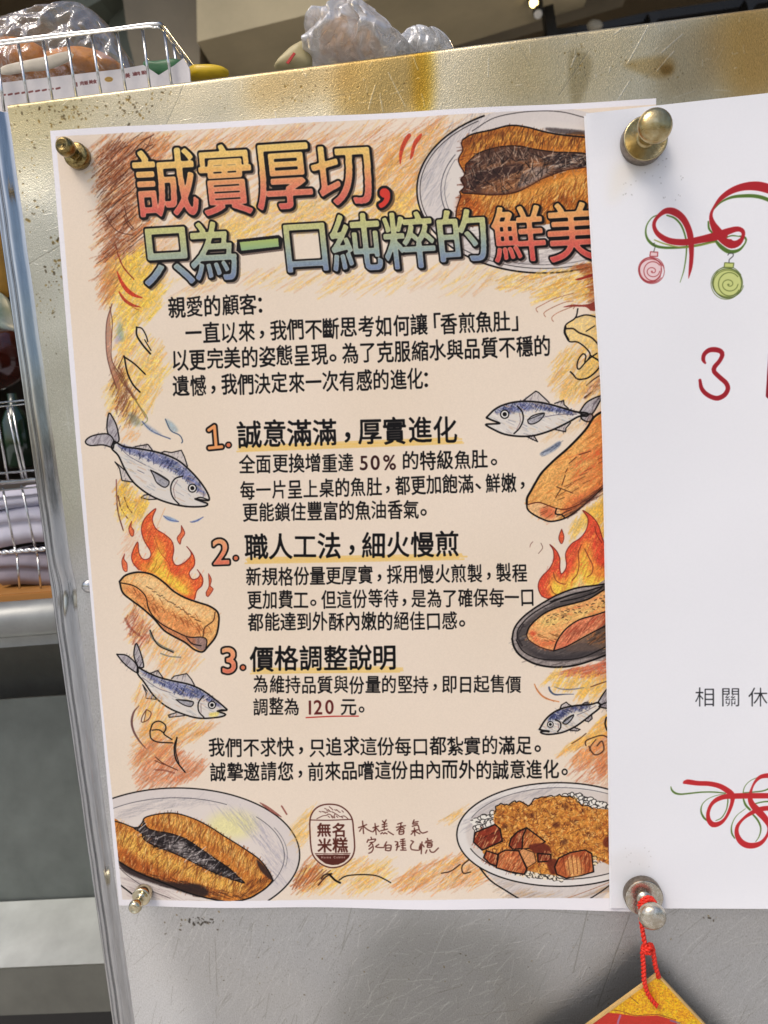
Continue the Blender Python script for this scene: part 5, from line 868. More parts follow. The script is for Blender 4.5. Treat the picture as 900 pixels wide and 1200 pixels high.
def pillow(poly, Y, D, rings=10, crum=.0, seed=0, cf=40., back=True, apex=None):
    """a stuffed or bagged shape: outline from photo pixels at depth Y, bulging D metres to front and back, crumpled"""
    P_ = smooth(poly, True, 3 if crum > .0045 else 6)[:, :2]; c = P_.mean(0); rg = np.random.default_rng(seed); ph = rg.uniform(0, 6.28, (9, 3)); fr = rg.normal(0, cf, (9, 3)); fr[5:] *= 2.6
    V = []; F = []; n = len(P_); tri = lambda v: abs(v % 1*2-1)-.5
    for side in ((-1, 1) if back else (-1,)):
        base = len(V)
        for k in range(rings+1):
            s_ = 1-k/rings; s_ = s_**.8 if s_ > 0 else 0
            for p in P_:
                q = c+(p-c)*s_; w = at(q[0], q[1], Y); d = D*math.sqrt(max(0, 1-s_**2.4))*side
                cr = sum((abs(((fr[i]@w+ph[i, 0])/math.pi) % 1*2-1)-.5)*(1 if i < 5 else .45) for i in range(9))/4*crum*min(1, (1-s_)*4+.15)
                if apex:
                    dx, dy = q[0]-apex[0], q[1]-apex[1]; th = math.atan2(dx, dy+8); rr = math.hypot(dx, dy)
                    cr = cr*.45+crum*(1.0*tri(th*1.5+.12*math.sin(rr*.11+side)+ph[0, 0])+.55*tri(th*3.7+.2*math.sin(rr*.2)+ph[1, 0])+.3*tri(rr*.035+th*2))*min(1, rr/45.+.1)*min(1, (1-s_)*5+.2)
                V.append(w+np.array([cr*.35, d+cr, cr*.35]))
        for k in range(rings):
            for i in range(n):
                a, b, c_, d_ = base+k*n+i, base+k*n+(i+1) % n, base+(k+1)*n+(i+1) % n, base+(k+1)*n+i
                F.append((a, b, c_, d_) if side < 0 else (a, d_, c_, b))
    return V, F

# ------------------------------------------------------------------ the steel cabinet: scratched side, rolled left rim, rounded top
pl = [at(0, 238), at(23, 450), at(52, 650), at(80, 850), at(130, 1195)]
XL = float(np.mean([p[0] for p in pl])); ZT = float(np.mean([at(0, 114)[2], at(450, 64)[2], at(900, 17)[2]]))
XR, ZB = XL+.62, -.42
def wuv(x, z):
    d = np.array([x, 0, z])-W.o; q = (np.array([d@W.u, d@W.v])-W.m0)*W.ppm; return q[0]/W.W, 1-q[1]/W.H
dent = at(84, 688)
def dent_y(x, z):
    a, b = (x-dent[0])/.010, (z-dent[2])/.010
    return .0022*math.exp(-a*a-b*b)-.0008*math.exp(-((a-1.2)**2)/2-((b+.3)**2))
rgw = np.random.default_rng(2); wf = rgw.normal(0, 14, (6, 2)); wp = rgw.uniform(0, 6.28, 6)
def wav(x, z): return sum(math.sin(wf[i]@np.array([x, z])+wp[i]) for i in range(6))*.00006
cab = empty('steel_cabinet', (XL, 0, ZB), label='scratched stainless steel cabinet side that the papers are pinned to, with a warm reflection painted gold along its top', cat='cabinet')
X0 = XL+.0135; RT = .0022
def face(u, v):
    x = X0+(XR-X0)*(u**1.4)
    zf = ZT-RT; L1 = zf-ZB; L2 = RT*math.pi/2; nn = .86
    if v <= nn:
        z = ZB+L1*(v/nn); return (x, dent_y(x, z)+wav(x, z), z)
    a = min(1, (v-nn)/(.10))*math.pi/2
    if v > nn+.10: return (x, RT+.018*(v-nn-.10)/.04, ZT)
    return (x, RT-RT*math.cos(a)+wav(x, ZT)*(1-a/1.6), zf+RT*math.sin(a))
V, F, _ = grid(110, 150, face)
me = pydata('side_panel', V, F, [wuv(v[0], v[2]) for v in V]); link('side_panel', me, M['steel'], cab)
prof = [(2.5, 9), (.2, 8.6), (0, 6), (0, 1.2), (.25, .3), (.8, -.1), (1.3, 0), (1.6, .45), (2.1, .5), (2.5, 0), (3.0, -.7), (3.7, -.9), (4.3, -.6), (4.6, .1), (5.0, .2), (5.4, -.3), (6.1, -1.5), (7.1, -2.3), (8.2, -2.4), (9.3, -2.0), (10.4, -1.1), (11.4, -.5), (12.4, -.15), (13.5, 0)]
prof = smooth([(a, b*(1.55 if 0 < a < 11 and abs(b) < 3 else 1)) for a, b in prof], False, .45)
nz = 170
V = []; 
for j in range(nz):
    z = ZB+(ZT-.004-ZB)*j/(nz-1)
    for a, b in prof:
        x = XL+a*.001; k = math.exp(-((z-dent[2])/.012)**2)
        V.append((x+.0007*k*math.exp(-((a-7)/4)**2)+.00012*math.sin(z*160)*(a > 1), b*.001*(1-.25*k)+dent_y(x, z)*.9+wav(x, z)*(a > 10), z))
n_ = len(prof); F = [(j*n_+i, j*n_+i+1, (j+1)*n_+i+1, (j+1)*n_+i) for j in range(nz-1) for i in range(n_-1)]
link('rolled_rim', pydata('rolled_rim', V, F), M['rim'], cab)
q = at(103.5, 687); V, F = lathe([(0, 0), (.0034, 0), (.0034, .0006), (.0026, .0014), (.0012, .0018), (0, .0019)], 20)
o = link('rivet', pydata('rivet', [(v[0]+q[0], v[1]-.0002, v[2]+q[2]) for v in V], F), M['rim'], cab)
V, F = box(X0, XR, .0205, .42, ZT-.006, ZT-.001); link('top_plate', pydata('top_plate', V, F), M['steel_dull'], cab, False)
V, F = box(XL+.003, XR, .0200, .024, ZB, ZT-.008); link('back_lining', pydata('back_lining', V, F), M['steel_dark'], cab, False)

# ------------------------------------------------------------------ papers
A0 = at(59, 153.5); A1 = at(768, 116.5); A3 = at(139.5, 1061); A2 = A1+(A3-A0); A2 = A2+(at(786, 1057)-A2)*.3
def post(u, v):
    p = (A0*(1-u)+A1*u)*(1-v)+(A3*(1-u)+A2*u)*v
    e = .0014*math.exp(-(1-v)*22)*math.sin(2.6*math.pi*u)**2+.0012*math.exp(-v*26)*math.sin(3.3*math.pi*u+.4)**2+math.sin(math.pi*v)*math.exp(-u*14)*.0014+.0006*math.sin(3.1*u+5*v)**2*math.sin(math.pi*v)
    q = p*(1-.0) ; q[1] = -.0007-e-max(0, -wav(p[0], p[2]))
    return q*np.array([1-.0022, 1, 1-.0022])
V, F, _ = grid(70, 90, post)
def puv(p):
    d = np.array([p[0]/(1-.0022), 0, p[2]/(1-.0022)])-P.o; q = (np.array([d@P.u, d@P.v])-P.m0)*P.ppm; return q[0]/P.W, 1-q[1]/P.H
uv = [puv(v) for v in V]
pst = link('menu_poster', pydata('menu_poster', V, F, uv), M['poster'], None, False, label='cream illustrated poster with colourful headline, fish drawings and price notice pinned to the steel', cat='poster')
md = pst.modifiers.new('thickness', 'SOLIDIFY'); md.thickness = .0002; md.offset = -1
EL = np.array([(133, 686.5), (180, 689), (240, 692), (300, 695.5), (380, 701), (450, 705.7), (520, 708), (600, 709.5), (700, 711.3), (790, 712.8), (930, 715), (1064, 716.5)])
def sheet_f(off, dy, base):
    def f(u, v):
        py = 133+(1064-133)*v; xl = np.interp(py, EL[:, 0], EL[:, 1]); px = xl+off+(1225-xl)*(u**1.3)
        y_top = -(px-688)*.112; y_bot = (px-716)*.004; py2 = py+y_top*(1-v)+y_bot*v+dy*(1-v)
        curl = .0030*math.sin(math.pi*v)**1.2*math.exp(-(px-690)/90.)+.0012*math.sin(math.pi*v)*math.sin(px/140.)**2
        curl += .0016*math.exp(-(1-v)*24)*(1-math.exp(-((px-750)/26.)**2))+.0012*math.exp(-v*20)*(1-math.exp(-((px-750)/26.)**2))
        if v < .06: curl += .0012*math.exp(-((px-690)/18.)**2)*(1-v/.06)
        return px, py2, base-curl
    return f
def mk_sheet(name, off, dy, base, m, parent=None, **kw):
    f = sheet_f(off, dy, base); V, F, _ = grid(90, 110, lambda u, v: at(*f(u, v))); _, _, uv = grid(90, 110, lambda u, v: 0, lambda u, v: S.uv(*f(u, v)[:2]))
    o = link(name, pydata(name, V, F, uv), m, parent, False, **kw); md = o.modifiers.new('thickness', 'SOLIDIFY'); md.thickness = .00025; md.offset = -1; return o
sh = empty('holiday_notice', at(690, 1064, -.002), label='white notice sheet with red and green ribbon drawing overlapping the right side of the poster', cat='notice')
mk_sheet('front_sheet', 0, 0, -.0024, M['sheet'], sh); mk_sheet('back_sheet', -2.2, 2.5, -.0017, M['paper'], sh)

# ------------------------------------------------------------------ magnetic pins
def pin(name, B, base, neck, knob, mb, mk, label, base_side=None, Y0=.003, cap=None):
    w = at(*B); r0 = empty(name, (w[0], -Y0, w[2]), label=label, cat='magnet pin', group='magnetic pins holding the papers')
    for nm, pr, mm in (('base_disc', base, mb), ('neck', neck, mk), ('knob', knob, mk)):
        V, F = lathe([(a*.001, b*.001) for a, b in pr]); me = pydata(nm, [(v[0]+w[0], v[1]-Y0, v[2]+w[2]) for v in V], F)
        o = link(nm, me, mm, r0)
        if nm == 'base_disc' and base_side:
            me.materials.append(base_side)
            for p in me.polygons:
                if abs(p.normal.y) < .6: p.material_index = 1
    return r0
pin('magnet_pin', (94.5, 186), [(0, 0), (6.0, 0), (6.2, .4), (6.2, 4.2), (5.7, 4.9), (5.2, 5.2), (2.2, 5.3), (0, 5.3)], [(2.7, 5.2), (2.3, 5.8), (2.0, 7), (2.2, 9), (3.0, 10.6)], [(2.6, 10.0), (3.6, 11.2), (4.4, 13.0), (4.5, 14.6), (4.2, 16.4), (3.4, 17.9), (2.7, 18.5), (2.3, 18.4), (2.1, 18.1), (.5, 18.1), (.3, 17.6), (0, 17.6)], M['brass'], M['brass'], 'dark brass pin at the top left corner of the cream poster', Y0=.0012)
pin('magnet_pin', (170, 1044), [(0, 0), (5.0, 0), (5.2, .3), (5.2, 4.6), (4.8, 5.1), (4.3, 5.2), (2.0, 5.0), (0, 5.0)], [(2.8, 5.0), (1.7, 5.6), (1.5, 7), (1.9, 8.6), (2.8, 9.8)], [(2.2, 9.0), (3.0, 9.8), (3.6, 11.4), (3.7, 12.8), (3.3, 14.2), (2.6, 14.9), (2.2, 15.0), (2.0, 14.7), (0, 14.7)], M['gold'], M['gold'], 'shiny pale gold pin at the bottom left corner of the cream poster', Y0=.0012)
pin('magnet_pin', (750, 171), [(0, 0), (10.2, 0), (10.5, .5), (10.5, 6.2), (10.2, 6.8), (9.7, 7.0), (9.4, 6.8), (4.4, 6.9), (0, 6.9)], [(4.6, 6.8), (4.4, 7.6), (3.9, 7.7), (3.7, 9), (3.6, 15), (4.6, 17)], [(3.8, 16.4), (6.4, 18.2), (7.6, 19.8), (7.8, 21), (7.5, 22.4), (6.4, 23.7), (4.6, 24.6), (2.2, 25.2), (0, 25.4)], M['brass_old'], M['brass_old'], 'large mottled brass pin on the upper left corner of the white sheet', base_side=M['pin_side'])
prb = pin('magnet_pin', (750, 1042), [(0, 0), (9.8, 0), (10.1, .5), (10.1, 4.6), (9.8, 5.1), (9.3, 5.2), (6, 5.2), (0, 5.2)], [(4.0, 5.1), (3.8, 5.9), (3.2, 6.1), (2.9, 8), (2.8, 13), (3.8, 15)], [(3.2, 14.4), (5.2, 15.8), (6.6, 17.6), (7.0, 19.2), (6.7, 21), (5.4, 22.6), (3.2, 23.5), (0, 23.8)], M['silver'], M['silver'], 'silver pin with red cord tied round its neck below the white sheet', base_side=M['pin_side'])

# ------------------------------------------------------------------ hanging foil card on its cord
YC = -.0150
orn = empty('hanging_card', at(771, 1141, YC), label='gold and red foil card hanging cornerwise from a red cord', cat='ornament')
ap = (771, 1141); Lp = (771-81*2.0, 1141+59*2.0); Rp = (771+55*2.4, 1141+59*2.4); Bp = (Lp[0]+Rp[0]-771, Lp[1]+Rp[1]-1141)
V, F, uv = prism([ap, Rp, Bp, Lp][::-1], YC, .0016, K); me = pydata('foil_card', V, F, uv); o = link('foil_card', me, M['card'], orn, False); me.materials.append(M['card_edge']); me.materials.append(M['card_back'])
for p in me.polygons: p.material_index = 0 if (p.center.y < YC+.0003) else (2 if p.center.y > YC+.0013 else 1)
# a thin raised pale rim on the front of the card
c0 = np.array([sum(v[0] for v in V[:4])/4, YC, sum(v[2] for v in V[:4])/4])
for i in range(4):
    a, b = np.array(V[i]), np.array(V[(i+1) % 4]); ia, ib = a+(c0-a)*.022, b+(c0-b)*.022
    vv = [a, b, ib, ia]; vv = [v+np.array([0, -.0003, 0]) for v in vv]+[v+np.array([0, .0001, 0]) for v in vv]
    link('card_border', pydata('card_border', vv, [(0, 1, 2, 3), (4, 7, 6, 5), (0, 4, 5, 1), (1, 5, 6, 2), (2, 6, 7, 3), (3, 7, 4, 0)]), M['card_edge'], orn, False)
T3 = lambda *p: [at(x, y, Y) for x, y, Y in p]
cr = .00125
segs = [T3((752, 1062, -.0125), (751, 1075, -.0135), (753, 1090, -.0155), (755, 1103, -.017), (757, 1112, -.0175), (758, 1118, -.017)),
        T3((755, 1108, -.0165), (753, 1116, -.017), (754, 1132, -.0175), (755, 1150, -.0178), (759, 1164, -.0178), (765, 1173, -.0178), (771, 1180, -.0175)),
        T3((759, 1106, -.0155), (764, 1109, -.016), (766, 1120, -.0165), (768, 1132, -.0165), (771, 1142, -.0162), (772, 1146, -.0150))]
V, F = join(*[twist(s_, cr, .0042) for s_ in segs]); kn = at(758, 1113, -.0172)
ring = lambda c, r, h, rr, tilt: twist([np.array([c[0]+r*math.cos(a), c[1]+r*.75*math.sin(a), c[2]+h+tilt*math.cos(a)]) for a in np.linspace(0, 6.6, 14)], rr, .004)
nb = at(750, 1042); V2, F2 = join((V, F), ring(kn, .0021, .0012, cr*.9, .0008), ring(kn, .0019, -.0008, cr*.9, -.0006))
link('cord', pydata('cord', V2, F2), M['cord'], orn)
lp = []
for kk, yy in enumerate((-.0105, -.0128)):
    lp.append(twist([np.array([nb[0]+.0041*math.cos(a), yy-.003+.0007*math.sin(a*2), nb[2]+.0041*math.sin(a)]) for a in np.linspace(.3+kk, 6.9+kk, 18)], cr*.9, .004))
V, F = join(*lp); link('cord_loop', pydata('cord_loop', V, F), M['cord'], orn)
# ------------------------------------------------------------------ the stall behind
M['ceiling'] = mat('brown_painted_ceiling', (96, 82, 58), .8, noise=.1, nscale=4); M['olive'] = mat('olive_painted_wall', (150, 144, 104), .8, noise=.1, nscale=9)
M['beige'] = mat('beige_painted_beam', (188, 174, 140), .8, noise=.08, nscale=9); M['taupe'] = mat('taupe_duct', (128, 118, 98), .7, noise=.1, nscale=9)
M['green_grey'] = mat('grey_green_duct', (104, 110, 98), .7, noise=.1, nscale=9); M['black'] = mat('black_metal', (22, 21, 20), .45, noise=.1); M['dark_wall'] = mat('dark_back_wall', (60, 52, 44), .8, noise=.2, nscale=5)
add_macro(M['steel_front'], 9, .01); add_macro(M['ledge'], 9, .01); add_macro(M['steel_dull'], 14, .006)
M['ground'] = mat('unseen_bounce_paving', (226, 222, 214), .35, noise=.15, nscale=1.6, col2=(150, 146, 140), bump=.2, bscale=30, rvar=.15)  # unseen paving, added pale and glossy so the steel has brightness to reflect
M['lamp'] = mat('lit_lamp_face', (255, 240, 190), .4, emit=(255, 226, 150), estr=6); M['lamp_off'] = mat('pale_lamp_face', (230, 228, 220), .3)
def struct(name, V, F, m): return link(name, pydata(name, V, F), m, None, False, kind='structure')
ZC = 1.15
V, F = box(-30, 30, -30, 30, -1.30, -1.25); struct('ground', V, F, M['ground'])  # unseen slab added to catch light below the panel
V, F = box(-2.6, 3.2, .85, 4.2, ZC, ZC+.12); struct('ceiling', V, F, M['ceiling'])
V, F = box(-2.6, 3.2, 4.0, 4.12, -1.25, ZC); struct('back_wall', V, F, M['dark_wall'])
V, F = box(-2.6, -2.5, .85, 4.0, -1.25, ZC); struct('left_wall', V, F, M['dark_wall']); V, F = box(3.1, 3.2, .85, 4.0, -1.25, ZC); struct('right_wall', V, F, M['dark_wall'])
def ps(name, poly, Y, th, m): V, F, _ = prism(poly, Y, th); struct(name, V, F, m)
ps('ceiling_duct', [(132, -90), (236, -90), (233, 150), (176, 150), (150, 45)], 1.10, .30, M['taupe'])
ps('green_grey_duct', [(128, 150), (118, 60), (133, 10), (128, -90), (155, -90), (158, 45), (182, 150)], 1.22, .2, M['green_grey'])
ps('slanting_duct', [(46, 22), (74, -2), (150, -90), (220, -90), (118, 0), (92, 14)], 1.16, .2, M['green_grey'])
ps('ceiling_beam', [(229, -90), (720, -90), (430, 0), (231, 49)], 1.04, .26, M['beige'])
ps('olive_wall', [(231, 10), (506, -70), (503, 150), (233, 150)], 1.32, .3, M['olive'])
ps('brown_duct', [(508, 8), (516, 14), (620, -18), (760, -60), (760, -120), (508, -120)], 1.2, .2, M['taupe'])
# track lights on the ceiling
def cyl(a, b, r, seg=16): return tube([a, b], r, seg, sm=False)
tr = empty('track_light', at(650, 44, 1.25), label='black ceiling track with lit spot lamp seen above the cabinet top', cat='track light')
YT = 1.25
V, F, _ = prism([(631, -40), (641, -40), (655, 46), (642, 46)], YT, .03); link('rail', pydata('rail', V, F), M['black'], tr, False)
V, F, _ = prism([(640, 42), (640, 35), (700, 27), (760, 14), (860, -1), (960, -17), (960, -8), (860, 9), (760, 24), (700, 35)], YT+.04, .03); link('rail', pydata('rail', V, F), M['black'], tr, False)
def spot(cx, cy, rx, mm, Y=YT-.03):
    a = at(cx, cy-9, Y); b = at(cx, cy+3, Y-.02); r = rx*(Y+DIST)/F_PX
    h = link('lamp_housing', pydata('lamp_housing', *cyl(a, b, r)), M['black'], tr); c = at(cx, cy+4, Y-.022)
    V, F = tube([b, c], r*.8, 16, sm=False); o = bpy.data.objects.new('lamp_face', pydata('lamp_face', V, F)); COL.objects.link(o); o.data.materials.append(mm); o.parent = h
spot(630.5, 13, 5.5, M['lamp_off']); spot(625.5, 0, 5.5, M['lamp'])
for cx, cy in ((768, 24), (882, 8)):
    V, F, _ = prism([(cx-9, cy-9), (cx+6, cy-11), (cx+5, cy-3), (cx+1, cy+1), (cx-1, cy+8), (cx-4, cy+8), (cx-6, cy-2)], YT, .03); link('lamp_housing', pydata('lamp_housing', V, F), M['black'], tr, False)
q = at(697, 30, 1.2); sm_ = empty('smoke_detector', q, label='round pale detector on the ceiling beside the black track', cat='detector'); V, F = pillow(ell(697, 30, 9.5, 6.5, 0, 360, 12), 1.22, .01); link('housing', pydata('housing', V, F), mat('pale_plastic', (150, 144, 128), .6), sm_)
ld = bpy.data.lights.new('spot_lamp_light', 'SPOT'); ld.energy = 14; ld.spot_size = R(70); ld.spot_blend = .6; ld.color = (1, .74, .42); ld.shadow_soft_size = .03; lo = bpy.data.objects.new('spot_lamp_light', ld); lo.location = Vector(at(625, 14, YT-.12)); COL.objects.link(lo); lo.rotation_euler = (Vector(lo.location)-Vector((.02, .03, ZT))).to_track_quat('Z', 'Y').to_euler()

# ------------------------------------------------------------------ basket on the cabinet top
YB = .030
bk = empty('wire_basket', at(100, 118, YB), label='white wire basket on the cabinet top holding bagged buns', cat='basket')
def wire(pts, r, par, name='wire', m='wire'):
    V, F = tube(pts, r, 8, sm=len(pts) > 2); link(name, pydata(name, V, F), M[m], par)
V3 = lambda *p: [at(x, y, Y) for x, y, Y in p]
wire(V3((-60, 58, YB), (-20, 52, YB), (60, 42, YB), (120, 36, YB), (168, 29.5, YB), (184, 28.5, YB), (190, 30.5, YB+.003), (205, 50, YB+.027), (220, 70, YB+.052), (236, 91, YB+.085)), .00105, bk, 'rim_wire')
wire(V3((-60, 60.5, YB-.001), (60, 45, YB-.001), (160, 33, YB-.001), (181, 32.5, YB-.001), (190, 36, YB+.002), (212, 66, YB+.04), (233, 93, YB+.08)), .0006, bk, 'rim_wire')
for x0, y0, x1, y1 in ((-10, 56, -3, 130), (-2, 74, 5, 130), (21, 49, 34, 125), (50, 46, 62, 120), (78.5, 43, 90, 117), (107, 39, 119, 113), (137, 36, 148, 110), (167, 33, 176, 106)): wire(V3((x0, y0, YB+.0006), (x1, y1, YB+.0006)), .0008, bk)
for x0, y0, x1, y1, Y in ((192.5, 37, 201, 98, YB+.004), (203, 50, 210, 97, YB+.022), (213, 63, 218, 96, YB+.04), (222, 73, 225, 94, YB+.055)): wire(V3((x0, y0, Y), (x1, y1, Y)), .0008, bk)
# carton tray with red print
KC = Canvas(-30, 60, 240, 140, (0, 114), (230, 90), (30, 140), 3.0, (238, 232, 230))
for tx, x, y, s_ in (('滷', 88, 99, 6), ('肉', 96, 97.5, 5), ('飯', 101, 97, 5), ('美', 106.5, 96, 5), ('食', 111, 95.5, 5)): KC.char(tx, x, y, s_, s_, -.12, .03, col=(110, 36, 34))
for tx, x, y, s_ in (('美', 149.5, 88.5, 6), ('滷', 157.5, 86.5, 5), ('肉', 162, 86, 5), ('飯', 168, 85, 5), ('食', 172, 84.5, 5)): KC.char(tx, x, y, s_, s_, -.12, .03, col=(110, 36, 34))
for k in range(9): KC.stroke([(2+k*8, 112-k), (6+k*8, 111-k)], 2, (120, 44, 40), .9)
KC.fill(ell(127.5, 93, 5, 3), (206, 162, 70)); KC.stroke(ell(127.5, 93, 3.4, 1.8, 0, 350, 12), .6, (150, 110, 40))
M['carton'] = mat('printed_white_card', WHITE, .6, img=KC.image('carton_print'))
V, F, uv = prism([(-20, 99), (10, 96), (80, 88), (140, 81), (163, 77), (168, 76), (186, 88), (205, 76), (215, 68), (222, 80), (224, 105), (80, 125), (-20, 134)][::-1], YB+.008, .0012, KC); me = pydata('food_carton', V, F, uv); link('food_carton', me, M['carton'], None, False, label='white card carton with small red print lying in the wire basket', cat='carton')
bun_m = mat('golden_brown_crust', (240, 150, 10), .45, noise=.2, nscale=45, col2=(140, 70, 18), bump=.6, bscale=160, bdist=.003)
for i, (pl_, lab) in enumerate((([(-20, 60), (10, 50), (40, 52), (62, 66), (60, 92), (20, 100), (-20, 98)], 'golden bun on the left inside the clear bag'), ([(52, 74), (90, 62), (125, 66), (148, 82), (140, 96), (70, 100)], 'darker golden bun on the right inside the clear bag'))):
    V, F = pillow(pl_, YB+.035+.004*i, .018, crum=.002, seed=i); link('bun', pydata('bun', V, F), bun_m, None, label=lab, cat='bun')
V, F = pillow([(2, 78), (30, 71), (55, 66), (82, 60), (84, 70), (56, 82), (34, 84), (10, 88), (0, 86)], YB+.0105, .0015, crum=.001, seed=9); link('paper_band', pydata('paper_band', V, F), mat('cream_paper', (214, 204, 186), .7), None, label='cream paper band round the left bun in the clear bag', cat='paper band')
V, F = pillow([(-30, 46), (-5, 33), (20, 24), (60, 14), (95, 9), (106, 12), (124, 26), (142, 52), (162, 84), (160, 96), (90, 104), (-30, 106)], YB+.036, .024, rings=40, crum=.006, seed=3, cf=110, apex=(108, 8)); link('clear_bag', pydata('clear_bag', V, F), film('clear_plastic', (240, 232, 216), .16, .12), None, label='clear crinkled plastic bag of buns standing in the wire basket', cat='plastic bag')
V, F = pillow([(168, 73), (182, 72), (206, 69), (214, 74), (206, 90), (172, 92)], YB+.016, .003, crum=.002); link('green_wrapper', pydata('green_wrapper', V, F), mat('green_film', (50, 110, 62), .4), None, label='folded green wrapper behind the carton in the basket', cat='wrapper')
V, F = pillow([(222, 80), (236, 77.5), (256, 78), (268, 83), (262, 92), (222, 94)], YB+.02, .006, crum=.002); link('yellow_packet', pydata('yellow_packet', V, F), mat('yellow_film', (226, 188, 20), .35), None, label='yellow packet on the cabinet top just right of the basket', cat='packet')
C = Crop(320, 0, 4.0909)
milky = film('milky_plastic', (255, 255, 255), .72, .25)
V, F = pillow([p[:2] for p in C((130, 330), (150, 230), (172, 110), (230, 85), (300, 52), (385, 14), (455, 65), (520, 120), (590, 185), (660, 240), (680, 300), (400, 340))], YB+.045, .03, rings=44, crum=.012, seed=5, cf=110, apex=(415, 3)); link('white_bag', pydata('white_bag', V, F), milky, None, label='tall peaked milky white plastic bag on the cabinet top', cat='plastic bag')
V, F = pillow([p[:2] for p in C((220, 260), (240, 150), (330, 90), (400, 110), (500, 190), (520, 280), (330, 330), (240, 320))], YB+.046, .014, crum=.003, seed=6); link('bread_roll', pydata('bread_roll', V, F), mat('pale_crust', (232, 176, 110), .6, noise=.15, nscale=40), None, label='pale bread roll showing through the milky white bag', cat='bread roll')
V, F = pillow([p[:2] for p in C((570, 260), (620, 195), (670, 160), (720, 160), (765, 178), (800, 174), (860, 226), (850, 300), (600, 320))], YB+.05, .02, rings=36, crum=.008, seed=8, cf=130, apex=(487, 38)); link('white_bag', pydata('white_bag', V, F), milky, None, label='low milky white plastic bag to the right of the tall one', cat='plastic bag')
bg_ = empty('striped_packet', at(338, 75, YB+.03), label='tan packet with a red stripe left of the white bags', cat='packet')
V, F = pillow([p[:2] for p in C((10, 330), (60, 255), (110, 215), (160, 205), (180, 330))], YB+.03, .006, crum=.003); link('wrapper', pydata('wrapper', V, F), mat('tan_film', (190, 176, 130), .5), bg_)
V, F, _ = prism([p[:2] for p in C((62, 300), (98, 250), (108, 256), (74, 306))], YB+.0228, .0006); link('stripe', pydata('stripe', V, F), mat('red_print', (190, 40, 30), .5), bg_, False)

# ------------------------------------------------------------------ left side: rack with cloths, rail, steel counter
def zat(py, Y, px=30): return float(at(px, py, Y)[2])
xl0, xr0 = -.55, XL+.10
YR = .16
V, F = box(xl0, xr0, .62, .64, -1.0, .30); struct('dark_partition', V, F, M['dark_wall'])
rk = empty('wire_rack', at(20, 690, YR), label='chromed wire rack with stacked white cloths seen left of the cabinet', cat='rack')
for y_, r_ in ((469, .0009), (473.5, .0007), (552, .0009), (563, .0018), (572, .0008)): wire([np.array([xl0+.2, YR, zat(y_, YR)]), np.array([xr0, YR, zat(y_, YR)])], r_, rk)
V, F = twist([np.array([x, YR, zat(645, YR)]) for x in np.linspace(xl0+.2, xr0, 12)], .0018, .012); link('twisted_wire', pydata('twisted_wire', V, F), M['wire'], rk)
for p in (((-6, 470), (9, 563)), ((8, 475), (27, 563)), ((14, 475), (31, 563)), ((-14, 480), (-3, 563)), ((3, 571), (17, 641)), ((25, 568), (41, 641)), ((47, 568), (62, 641)), ((-18, 571), (-6, 641)), ((20, 651), (23, 690)), ((44, 651), (48, 690)), ((-6, 651), (-3, 690)), ((17, 641), (20, 651)), ((41, 641), (44, 651))): wire([at(*p[0], YR+.002), at(*p[1], YR+.002)], .0008, rk)
cl = mat('lavender_white_cloth', (206, 204, 218), .8, noise=.05, nscale=30); cl2 = mat('shaded_lavender_cloth', (150, 143, 154), .85, noise=.08, nscale=30)  # second colour is the same cloth with its shade put in
def cloth(y0, y1, Y, m, label, seed):
    a, b = zat(y0, Y), zat(y1, Y); rg = np.random.default_rng(seed); ph = rg.uniform(0, 6.28, 4)
    pr = [(0.12, a-.004), (.05, a), (.012, a-.001), (.002, a-.004), (0, (a*2+b)/3), (.003, (a+b)/2+.002), (0, (a+2*b)/3), (.003, b+.003), (.02, b), (.12, b)]
    pr = smooth(pr, False, .004)
    V = []; nx = 40
    for i in range(nx):
        x = xl0+.2+(xr0-xl0-.2)*i/(nx-1)
        for d, z in pr: V.append((x, Y+d+.0016*math.sin(x*60+ph[0]+z*90), z+.0022*math.sin(x*38+ph[1])*(d < .06)+.001*math.sin(x*90+ph[2])))
    n = len(pr); F = [(i*n+j, (i+1)*n+j, (i+1)*n+j+1, i*n+j+1) for i in range(nx-1) for j in range(n-1)]
    link('folded_cloth', pydata('folded_cloth', V, F), m, None, label=label, cat='cloth')
cloth(572, 596, YR+.012, cl, 'upper lavender white cloth in the wire rack', 1); cloth(597, 643, YR+.010, cl, 'thick lavender white cloth just above the twisted wire', 3); cloth(650, 689, YR+.012, cl2, 'lavender white cloth painted darker for shade below the twisted wire at the rack bottom', 4)
bd = mat('tan_sheen_board', (176, 122, 60), .5, noise=.12, nscale=20, stretch=(.2, 1, 1)); V, F = box(xl0, xr0, YR-.012, YR+.20, zat(708, YR-.012), zat(695, YR-.012)); link('shelf_sheen_board', bevel(pydata('shelf_sheen_board', V, F), .001), bd, None, False, label='board under the wire rack left of the cabinet, tan for the warm rail reflection', cat='board')  # shelf edge whose tan colour stands in for the rail's orange reflection
YP = .12; r_ = (zat(703, YP)-zat(746, YP))/2*.97; zc = (zat(703, YP)+zat(746, YP))/2
V, F = tube([np.array([xl0, YP, zc]), np.array([xr0, YP, zc])], r_, 40, sm=False); link('steel_rail', pydata('steel_rail', V, F), M['steel_dull'], None, label='thick horizontal steel tube along the counter front left of the cabinet', cat='rail')
ct = empty('steel_counter', (-.3, .2, -.42), label='dull steel counter with sloping ledge left of the cabinet', cat='counter')
